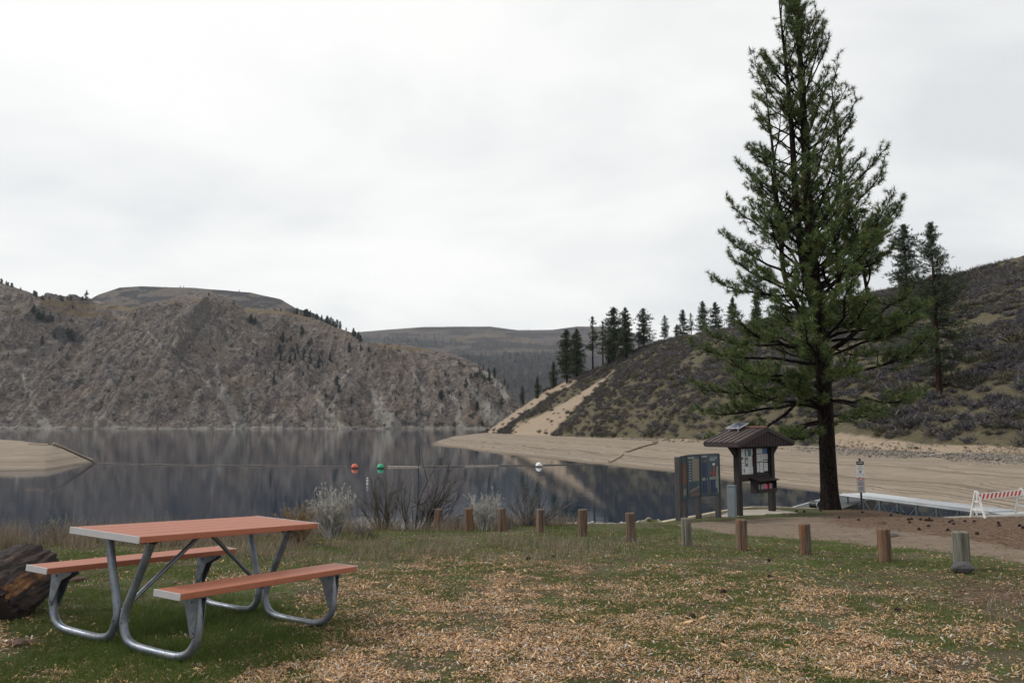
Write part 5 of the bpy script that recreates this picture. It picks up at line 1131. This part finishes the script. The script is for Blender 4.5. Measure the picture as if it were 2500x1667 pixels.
def sage():
    rs = np.random.default_rng(3); cand = []; Pn = len(RT['P'])
    H0, H1 = 51, 51 + 190
    while len(cand) < 10200:
        k = rs.integers(H0, H1 - 2); j = rs.integers(34, min(Pn - 2, 480)); Y = RT['Y'][k, j]; X = RT['X'][k, j]
        # area weight : spacing of rows x columns in metres
        if RT['scr'][k, j] > .35 and rs.uniform() < .96: continue
        dj = abs(X - RT['X'][k, j - 1]) * abs(Y - RT['Y'][k - 1, j])
        if rs.uniform() > dj / .55 * .8: continue
        dn = float(fbm(np.array([X / 7]), np.array([Y / 9]), 3, 55)[0])
        if rs.uniform() > np.clip((dn - .24) * 3.4, .25, 1): continue
        s = rs.uniform(.4, 1.15) * (1.2 if Y < 90 else 1.0) * (1.6 if rs.uniform() < .08 else 1); cand.append((X + rs.uniform(-.4, .4), Y + rs.uniform(-.4, .4), RT['Z'][k, j] - .06 * s, s, rs.integers(0, 5), rs.uniform(0, 6.28)))
    cand = np.array(cand); px, py = proj(cand[:, 0], cand[:, 1], cand[:, 2]); vis = (px > 1150) & (px < 2510) & (py > 600); size = np.where(vis, cand[:, 3] / cand[:, 1], 0); order = np.argsort(-size)
    objs = [fastmesh('sagebrush', V, Fc, M_dry, False, c) for V, Fc, c in BR]; used = [False] * 5
    for i in order[:300]:
        X, Y, Z, s, v, a = cand[i]; v = int(v); o = objs[v] if not used[v] else objs[v].copy()
        if used[v]: COL.objects.link(o)
        used[v] = True; o.location = (X, Y, Z); o.scale = (s * 1.15, s * 1.15, s); o.rotation_euler = (0, 0, a); tag(o, 'grey-purple sagebrush shrub on the lower slope of the right hillside', 'shrub', 'sagebrush on the lower hillside')
    VV, CC = [], []
    for i in order[300:]:
        X, Y, Z, s, v, a = cand[i]; V, Fc, c = BR[int(v)]; V = V.reshape(-1, 3, 3); c = c.reshape(-1, 3, 3); sel = slice(0, 260 if Y < 100 else 130); V = V[sel].reshape(-1, 3) * s * (1 if Y < 100 else 1.15); c = c[sel].reshape(-1, 3)
        VV.append(np.c_[(V[:, 0] * math.cos(a) - V[:, 1] * math.sin(a)) * 1.15 + X, (V[:, 0] * math.sin(a) + V[:, 1] * math.cos(a)) * 1.15 + Y, V[:, 2] + Z]); CC.append(c)
    VV = np.concatenate(VV); o = fastmesh('sagebrush_cover', VV, np.arange(len(VV)).reshape(-1, 3), M_dry, False, np.concatenate(CC)); tag(o, 'dense grey sagebrush cover spread over the whole right hillside', 'shrubs', kind='stuff')
sage()

# ================================================================== ROCKS (cobbles)
def rock_scatter(name, pts, sizes, label, cols=((.07, .065, .06), (.30, .26, .22)), seed=1, flat=.55):
    rs = np.random.default_rng(seed); base = np.array([(1, 0, 0), (-1, 0, 0), (0, 1, 0), (0, -1, 0), (0, 0, 1), (0, 0, -1)], float); f = np.array([(0, 2, 4), (2, 1, 4), (1, 3, 4), (3, 0, 4), (2, 0, 5), (1, 2, 5), (3, 1, 5), (0, 3, 5)])
    # a chunkier 12-vertex rock
    g = (1 + 5 ** .5) / 2; base = unit(np.array([(-1, g, 0), (1, g, 0), (-1, -g, 0), (1, -g, 0), (0, -1, g), (0, 1, g), (0, -1, -g), (0, 1, -g), (g, 0, -1), (g, 0, 1), (-g, 0, -1), (-g, 0, 1)], float))
    f = np.array([(0, 11, 5), (0, 5, 1), (0, 1, 7), (0, 7, 10), (0, 10, 11), (1, 5, 9), (5, 11, 4), (11, 10, 2), (10, 7, 6), (7, 1, 8), (3, 9, 4), (3, 4, 2), (3, 2, 6), (3, 6, 8), (3, 8, 9), (4, 9, 5), (2, 4, 11), (6, 2, 10), (8, 6, 7), (9, 8, 1)])
    n = len(pts); V = base[None] * rs.uniform(.65, 1.25, (n, 12, 1)) * sizes[:, None, None] * np.array([1, 1, flat]) * rs.uniform(.7, 1.3, (n, 1, 3)); a = rs.uniform(0, 6.28, n)[:, None]
    V = np.stack([V[..., 0] * np.cos(a) - V[..., 1] * np.sin(a), V[..., 0] * np.sin(a) + V[..., 1] * np.cos(a), V[..., 2]], -1) + pts[:, None]
    Fc = (f[None] + (np.arange(n) * 12)[:, None, None]).reshape(-1, 3); t = rs.uniform(0, 1, (n, 1)); c = np.repeat(np.array(cols[0]) * (1 - t) + np.array(cols[1]) * t, 12, 0)
    o = fastmesh(name, V.reshape(-1, 3), Fc, M_rock, False, c); tag(o, label, 'rocks', kind='stuff')
def cobbles():
    rs = np.random.default_rng(8); out, sz = [], []
    while len(out) < 6500:
        j = rs.integers(120, 395); k = rs.integers(30, 54); c = RT['cob'][k, j]
        if rs.uniform() > c * 1.2: continue
        X, Y, Z = RT['X'][k, j], RT['Y'][k, j], RT['Z'][k, j]; d = abs(RT['Y'][k, j] - RT['Y'][k + 1, j]); f = rs.uniform(0, 1); Z2 = RT['Z'][k + 1, j]
        if float(fbm(np.array([X / 5]), np.array([Y / 3]), 3, 5)[0]) < .42: continue
        out.append((X + rs.uniform(-.3, .3), Y + f * d, Z + (Z2 - Z) * f)); sz.append(rs.uniform(.03, .085) * (1 + (rs.uniform() < .04) * 1.2) * Y / 60)
    rock_scatter('cobbles', np.array(out), np.array(sz), 'loose grey cobbles strewn along the foot of the right hillside', seed=4)
    P, S = [], []
    for _ in range(420):
        px = rs.uniform(1385, 1625); Y = float(ip(px, [(1385, 17.2), (1500, 17.8), (1560, 18.4), (1625, 19.6)])) + rs.uniform(-.25, .7); x = colX(px, Y, -.7); z = float(ground(np.array([x]), np.array([Y]))[0]); P.append((x, Y, z + .01)); S.append(rs.uniform(.02, .07))
    rock_scatter('riprap_stones', np.array(P), np.array(S), 'pale riprap stones along the bank edge behind the posts', ((.22, .20, .17), (.48, .44, .38)), 9)
cobbles()

# ================================================================== LAWN : grass, chips, dry stalks
def rgrid_density(n, fn, y0=3.8, y1=17, seed=1):
    rs = np.random.default_rng(seed); out = []; tot = 0
    while tot < n:
        m = n * 2; px = rs.uniform(-450, 3000, m); u = rs.uniform(0, 1, m); Y = y0 * (y1 / y0) ** u    # ~1/Y^2 density
        X = (px - CX) / F * Y; d = fn(X, Y); k = rs.uniform(0, 1, m) < d; out.append(np.c_[X[k], Y[k]]); tot += k.sum()
    return np.concatenate(out)[:n]
def in_table(X, Y):
    return np.exp(-(((X - TC[0] - .1) / 1.1) ** 2 + ((Y - TC[1] + .2) / 1.3) ** 2) ** 2)
def off_edge(X, Y): return Y - ip(CX + F * X / Y / .985, EDGE)
def lawn():
    rs = np.random.default_rng(21)
    def fg(X, Y):
        m, lit = dirt_mask(X, Y); n = fbm(X * 1.1, Y * 1.1, 4, 71); n3 = fbm(X * 6, Y * 6, 2, 72); c = chip_density(X, Y)
        return np.clip(((n - .30) * 3.2 + in_table(X, Y) * 1.2) * (1 - .12 * np.clip(c, 0, 1)) * np.clip((n3 - .25) * 3, .1, 1) * (1 - m) * (1 - .8 * np.clip(lit, 0, 1)), 0, 1) * (off_edge(X, Y) < .2)
    p = rgrid_density(490000, fg, 3.8, 17.5, 5); X, Y = p[:, 0], p[:, 1]; Z = ground(X, Y); n = len(X); far = np.clip(Y / 9, .8, 1.9); tb = in_table(X, Y); patch = fbm(X * .9, Y * .9, 3, 81)[:, None]
    d = unit(np.c_[rs.normal(0, .55, n), rs.normal(0, .55, n), np.ones(n)]); L = rs.uniform(.020, .050, n) * (1 + tb * 1.0) * (1 + (rs.uniform(size=n) < .04) * .9); w_ = rs.uniform(.0028, .0055, n) * far
    t = rs.uniform(0, 1, (n, 1)); g0, g1 = np.array([.048, .090, .016]), np.array([.140, .190, .042]); dry = np.array([.20, .165, .085]); c = g0 * (1 - t) + g1 * t; dk = np.clip((patch - .45) * 3, 0, 1); c = c * (1 - .4 * dk) + np.array([.060, .072, .022]) * .4 * dk
    isd = (rs.uniform(size=(n, 1)) < .14 * (1 - tb[:, None] * .7)); c = np.where(isd, dry * (.5 + .7 * t), c)
    V, Fc, cc = tris(np.c_[X, Y, Z - .004], d, L, w_, c); o = fastmesh('grass', V, Fc, M_grass, False, cc); tag(o, 'short green mossy lawn grass growing through the wood chips', 'grass', kind='stuff')
    # chips
    p = rgrid_density(140000, lambda X, Y: chip_density(X, Y) * .7 * (off_edge(X, Y) < -.3) * (1 - dirt_mask(X, Y)[0]), 3.8, 15, 6); X, Y = p[:, 0], p[:, 1]; n = len(X); Z = ground(X, Y)
    L = rs.gamma(2.4, .0053, n) + .005; big = rs.uniform(size=n) < .02; L = np.where(big, L * 1.9, L); wd = L * rs.uniform(.12, .36, n) * np.where(big, .8, 1); th = rs.uniform(.0015, .0045, n); a = rs.uniform(0, math.pi, n); ti = rs.normal(0, .38, n); ro = rs.normal(0, .65, n)
    ax = np.c_[np.cos(a) * np.cos(ti), np.sin(a) * np.cos(ti), np.sin(ti)]; s0 = unit(np.cross(np.array([0, 0, 1.0]), ax)); s1 = np.cross(ax, s0); sd = s0 * np.cos(ro)[:, None] + s1 * np.sin(ro)[:, None]; nn = np.cross(ax, sd)
    c0 = np.c_[X, Y, Z + .006 + np.abs(np.sin(ti)) * L * .35 + rs.uniform(0, .008, n)]
    V = np.empty((n, 8, 3)); q = 0
    for sx_ in (-1, 1):
        for sy_ in (-1, 1):
            for sz_ in (-1, 1):
                tp = rs.uniform(.55, 1.0, n)[:, None] if sx_ > 0 else 1.0
                V[:, q] = c0 + ax * (sx_ * L * rs.uniform(.85, 1.1, n) / 2)[:, None] + sd * (sy_ * wd / 2)[:, None] * tp + nn * (sz_ * th / 2)[:, None]; q += 1
    fs = np.array([(0, 1, 3, 2), (4, 6, 7, 5), (0, 4, 5, 1), (2, 3, 7, 6), (0, 2, 6, 4), (1, 5, 7, 3)]); Fc = (fs[None] + (np.arange(n) * 8)[:, None, None]).reshape(-1, 4)
    t = rs.beta(1.2, 1.5, (n, 1)); hue = rs.uniform(size=(n, 1)); A = np.array([.11, .055, .030]); B = np.array([.86, .57, .32]); G = np.array([.62, .56, .50]); c = A * (1 - t) + B * t; c = np.where(hue < .14, G * (.45 + .8 * t), c); c = np.where(hue > .93, np.array([.10, .05, .03]), c)
    o = fastmesh('wood_chips', V.reshape(-1, 3), Fc, M_chip, False, np.repeat(c, 8, 0)); tag(o, 'tan and orange wood chips scattered thickly over the lawn', 'wood chips', kind='stuff')
    # leaf litter / fine needles near the right posts and dirt
    def fl(X, Y): m, lit = dirt_mask(X, Y); return np.clip(lit * .9 + .10 + .3 * np.exp(-((X - 4.6) / 2.4) ** 2 - ((Y - 8.6) / 1.2) ** 2), 0, 1) * (off_edge(X, Y) < .2) * (Y > 7)
    p = rgrid_density(26000, fl, 6, 27, 8); X, Y = p[:, 0], p[:, 1]; n = len(X); a = rs.uniform(0, 6.28, n); d = unit(np.c_[np.cos(a), np.sin(a), rs.uniform(0, .3, n)]); t = rs.uniform(0, 1, (n, 1))
    V, Fc, cc = tris(np.c_[X, Y, ground(X, Y) + .004], d, rs.uniform(.05, .14, n), rs.uniform(.004, .010, n), np.array([.08, .052, .038]) * (1 - t) + np.array([.28, .20, .14]) * t); o = fastmesh('needle_litter', V, Fc, M_dry, False, cc); tag(o, 'reddish fallen pine needles covering the dirt on the right', 'needle litter', kind='stuff')
    # dry stalks : band along the bank and the patch in the mid lawn
    def fs_(X, Y):
        z = land(X, Y); px, py = proj(X, Y, z); e = off_edge(X, Y); a = np.clip(1 - np.abs(e + .15) / .9, 0, 1) * (px < 1420) * 1.0; b = .30 * np.exp(-((px - 1230) / 330) ** 2 - ((py - 1345) / 26) ** 2) + .4 * np.exp(-((px - 640) / 200) ** 2 - ((py - 1340) / 22) ** 2) + .06 * np.exp(-((px - 2420) / 60) ** 2 - ((py - 1500) / 40) ** 2)
        c = .5 * np.clip(1 - e / 1.3, 0, 1) * (e > 0) * (px < 1400)
        return np.clip(a + b + c, 0, 1) * np.clip((fbm(X * 2, Y * 2, 3, 15) - .33) * 4, 0, 1)
    p = rgrid_density(21000, fs_, 5, 19, 11); X, Y = p[:, 0], p[:, 1]; n = len(X); e = off_edge(X, Y); near = np.clip(1 - np.abs(e) / 1.5, 0, 1); pxx = CX + F * X / Y; lf = np.clip((900 - pxx) / 500, 0, 1)
    L = rs.uniform(.08, .26, n) * (1 + near * (.55 + .5 * lf)); d = unit(np.c_[rs.normal(0, .3, n), rs.normal(0, .3, n), np.ones(n)]); t = rs.uniform(0, 1, (n, 1)); gr = np.array([.17, .145, .125]) * (1 - t) + np.array([.36, .31, .25]) * t; tn = np.array([.15, .105, .065]) * (1 - t) + np.array([.33, .25, .16]) * t; mix = (rs.uniform(size=(n, 1)) < .5)
    V, Fc, cc = strands(np.c_[X, Y, ground(X, Y) - .01], d, L, rs.uniform(.004, .009, n), rs.normal(0, .16, (n, 3)) * np.array([1, 1, .3]), 3, np.where(mix, gr, tn)); o = fastmesh('dry_grass', V, Fc, M_dry, False, cc); tag(o, 'dry pale grass stalks along the bank edge and across the lawn', 'dry grass', kind='stuff')
lawn()

# ================================================================== SHORE SHRUBS
def shrub(name, label, px, py, Y, wpx, hpx, c0, c1, n=420, lean=(0, 0), seed=1, width=.009, curl=.2, fuzz=0, bare=False, fz=(.25, .24, .2)):
    rs = np.random.default_rng(seed); p = unproj(px, py, Y); g = float(ground(np.array([p[0]]), np.array([p[1]]))[0]); z = min(g, p[2]); s = Y / F; w_, h = wpx * s / 2, hpx * s + (p[2] - z)
    lines, tip, td = [], [], []
    c0, c1 = np.array(c0), np.array(c1); lw = []
    def grow(o, d, L, r, depth):
        k = 5; pts = [o]; dd = d
        for q in range(k): dd = unit(dd + rs.normal(0, curl * .45, 3) + np.array([lean[0] * .06, 0, .05])); pts.append(pts[-1] + dd * L / k)
        pts = np.array(pts); lines.append((pts, np.linspace(r, r * .35, k + 1))); tip.append(pts[-1]); td.append(dd)
        if depth > 0:
            for q in range(4 if bare else 3):
                i = rs.integers(1, k + 1) if bare else rs.integers(2, k + 1); grow(pts[i], unit(dd + rs.normal(0, .55 if bare else .35, 3) + np.array([0, 0, .25])), L * rs.uniform(.3, .6), r * .55, depth - 1)
    ns = n // 40 + 3 if bare else n // 12
    for q in range(ns):
        a = rs.uniform(0, 6.28); t = rs.uniform(0, 1) ** .6; d = unit(np.array([math.cos(a) * t * w_ / h * (1.9 if bare else 1.5) + lean[0] * rs.uniform(.2, 1), math.sin(a) * t * w_ / h, 1])); hh = h * rs.uniform(.55, 1.0) * (.62 if bare else .72)
        grow(np.array([rs.normal(0, .05), rs.normal(0, .05), -.05]), d, hh, width * (1.5 if bare else 1.0), 2 if bare else 2)
    V, Fc = tubes(lines, 3); n_ = len(V); t = np.repeat(rs.uniform(0, 1, (len(lines), 1)), 18, 0)[:n_]; root = thing(name, label, 'shrub', (p[0], p[1], z)); fastmesh('stems', V, Fc, M_dry, False, c0 * (1 - t) + c1 * t, root)
    if fuzz:
        T, D = np.array(tip), np.array(td); V, Fc, c = needles(T, D, .04, fuzz, .045, .008, np.array(fz) * .6, np.array(fz) * 1.25, .8, rs); fastmesh('seed_heads', V, Fc, M_dry, False, c, root)
shrub('rabbitbrush', 'pale silvery rounded rabbitbrush right behind the picnic table', 812, 1296, 13.9, 115, 105, (.22, .21, .20), (.58, .56, .53), 1300, seed=3, width=.010, fuzz=8, fz=(.50, .48, .43))
shrub('rabbitbrush', 'tan bushy rabbitbrush at the right end of the picnic table top', 722, 1334, 12.6, 120, 102, (.15, .11, .075), (.36, .28, .19), 900, seed=4, fuzz=8, fz=(.30, .22, .13))
shrub('rabbitbrush', 'small pale rabbitbrush between the second and third posts', 1185, 1292, 15.8, 85, 92, (.22, .21, .20), (.54, .52, .49), 700, seed=6, fuzz=5, fz=(.48, .46, .41))
shrub('rabbitbrush', 'grey brush between the first two posts of the row', 1112, 1296, 16.2, 80, 60, (.12, .115, .11), (.28, .26, .24), 300, seed=7)
shrub('willow_shrub', 'tall bare dark shrub left of the first post', 1010, 1296, 17.0, 300, 250, (.035, .030, .028), (.10, .085, .07), 900, (.45, 0), 8, .011, .22, 0, True)
shrub('willow_shrub', 'bare upright dark shrub with one high tip behind the tall grass', 935, 1300, 15.8, 160, 175, (.045, .038, .03), (.13, .11, .08), 700, (-.25, 0), 9, .008, .2, 0, True)
shrub('willow_shrub', 'spreading bare grey shrub behind the fourth post', 1296, 1298, 16.6, 280, 185, (.06, .055, .05), (.17, .15, .135), 1000, (.45, 0), 10, .008, .25, 2, True)
shrub('rabbitbrush', 'low pale grey brush behind the left end of the table', 135, 1330, 12.6, 90, 75, (.15, .13, .115), (.36, .32, .28), 300, seed=11, fuzz=3)
shrub('rabbitbrush', 'tan dry weed clump at the left edge of the photo by the water', 25, 1350, 11.8, 95, 68, (.14, .11, .085), (.33, .27, .2), 260, seed=12)
shrub('rabbitbrush', 'low pale brush below the silvery rabbitbrush', 880, 1312, 14.6, 120, 55, (.15, .14, .13), (.34, .31, .28), 260, seed=13)
shrub('rabbitbrush', 'dark small brush at the feet of the silvery rabbitbrush', 905, 1318, 14.0, 60, 36, (.05, .04, .045), (.13, .10, .10), 160, seed=14)
shrub('dry_weed', 'dry brown weed tuft on the grass at the lower right edge', 2440, 1500, 6.6, 60, 90, (.14, .11, .085), (.32, .27, .21), 130, seed=15, width=.004)
shrub('rabbitbrush', 'grey brush behind the third post', 1240, 1296, 16.0, 60, 55, (.11, .10, .10), (.26, .24, .22), 200, seed=16)

# ================================================================== PINE CONES, BARK PIECES
def cone_mesh():
    m = MB(); rs = np.random.default_rng(2)
    for q in range(46):
        t = q / 45; z = -.035 + .075 * t; r = .032 * math.sin(math.pi * min(1, t * .86 + .12)) + .004; a = q * 2.399; d = Vector((math.cos(a), math.sin(a), .25)); c = Vector((0, 0, z)); e = c + d * r * 1.15; s = Vector((-math.sin(a), math.cos(a), 0)) * .011
        m.add([c + d * r * .2 - s, c + d * r * .2 + s, e + s * .8, e - s * .8, e + Vector((0, 0, .006)), c + d * r * .3 - Vector((0, 0, .008))], [(0, 1, 2, 3), (3, 2, 4), (0, 3, 5), (1, 5, 2), (5, 3, 2)])
    m.lathe([(.003, -.036), (.017, -.02), (.02, 0), (.012, .025), (.003, .04)], 8); return m
CN = cone_mesh().build('pine_cone', simple('cone_brown', (.035, .018, .012), .8, 0, .4, 60))
conepts = [(2048, 1265), (2096, 1271), (2175, 1259), (2191, 1253), (2207, 1256), (2218, 1270), (2226, 1269), (2220, 1277), (2248, 1270), (2261, 1271.5), (2268, 1267.5), (2267, 1272), (2275, 1272), (2266, 1286), (2245, 1294), (2315, 1296), (2318, 1276), (2325, 1273), (2329, 1281), (2355, 1273.5), (2378, 1274.5), (2362, 1262), (2385, 1305), (2437, 1278), (2439, 1284.5), (2489, 1285), (2498, 1291), (2105, 1252),
           (1945, 1249), (1964, 1250), (2003, 1248), (2149, 1279), (2157, 1278), (1876, 1371), (1881, 1412), (1352, 1363), (1325, 1370), (1290, 1367), (2193, 1497), (1765, 1448), (1690, 1510), (1845, 1247)]
for i, (px, py) in enumerate(conepts):
    p = on_ground(px, py); o = CN if i == 0 else CN.copy()
    if i: COL.objects.link(o)
    s = .95; s *= (1 if p.y > 14 else .8); o.location = p + Vector((0, 0, .022 * s)); o.rotation_euler = (R(80) * math.sin(i * 2.2), R(70), i * 1.9); o.scale = (s, s, s); tag(o, 'dark brown pine cone lying on the ground under the big pine or on the lawn', 'pine cone', 'pine cones on the ground')
M_barkp = simple('bark_chunk', (.075, .038, .028), .9, 0, .4, 30, .6)
for i, (px, py, r, lb) in enumerate(((305, 1498, .06, 'dark bark chunk on the grass between the near table legs'), (2153, 1279, .17, 'reddish bark piece with cones on the dirt below the sign'), (48, 1573, .075, 'left dark red bark chunk in the lower left corner'), (75, 1573, .06, 'second dark red bark chunk in the lower left corner'),
                                    (185, 1420, .10, 'long reddish bark piece behind the left bench end'), (430, 1425, .05, 'small bark piece under the table between the benches'), (265, 1417, .04, 'tiny bark piece behind the near left table leg'), (100, 1552, .05, 'bark chunk left of the near table leg'), (382, 1611, .035, 'small dark chip beside the front table leg'), (2175, 1310, .14, 'small flat dark patch of stone in the dirt behind the posts'))):
    o = rock_mesh('bark_piece' if 'bark' in lb or 'chip' in lb else 'flat_stone', r, M_barkp if 'stone' not in lb else M_rk, 20 + i, (1.3, .6, .35), 2); p = on_ground(px, py); o.location = p + Vector((0, 0, r * .12)); o.rotation_euler = (0, 0, i * 1.1); tag(o, lb, 'bark piece' if 'stone' not in lb else 'stone')

# ================================================================== HAZE
def haze():
    m = bpy.data.materials.new('haze_air'); m.use_nodes = True; nt = m.node_tree; nt.nodes.remove(nt.nodes['Principled BSDF'])
    v = nt.nodes.new('ShaderNodeVolumePrincipled'); v.inputs['Color'].default_value = (.80, .87, .97, 1); v.inputs['Density'].default_value = HAZE_D; v.inputs['Anisotropy'].default_value = .2
    nt.links.new(v.outputs[0], nt.nodes['Material Output'].inputs['Volume'])
    mb = MB(); mb.box((0, 2580, 199), (9400, 5400, 442)); o = mb.build('haze', m); o['kind'] = 'stuff'; o['label'] = 'thin bluish air between the park and the far hills'; o['category'] = 'haze'
HAZE_D = .00004
haze()
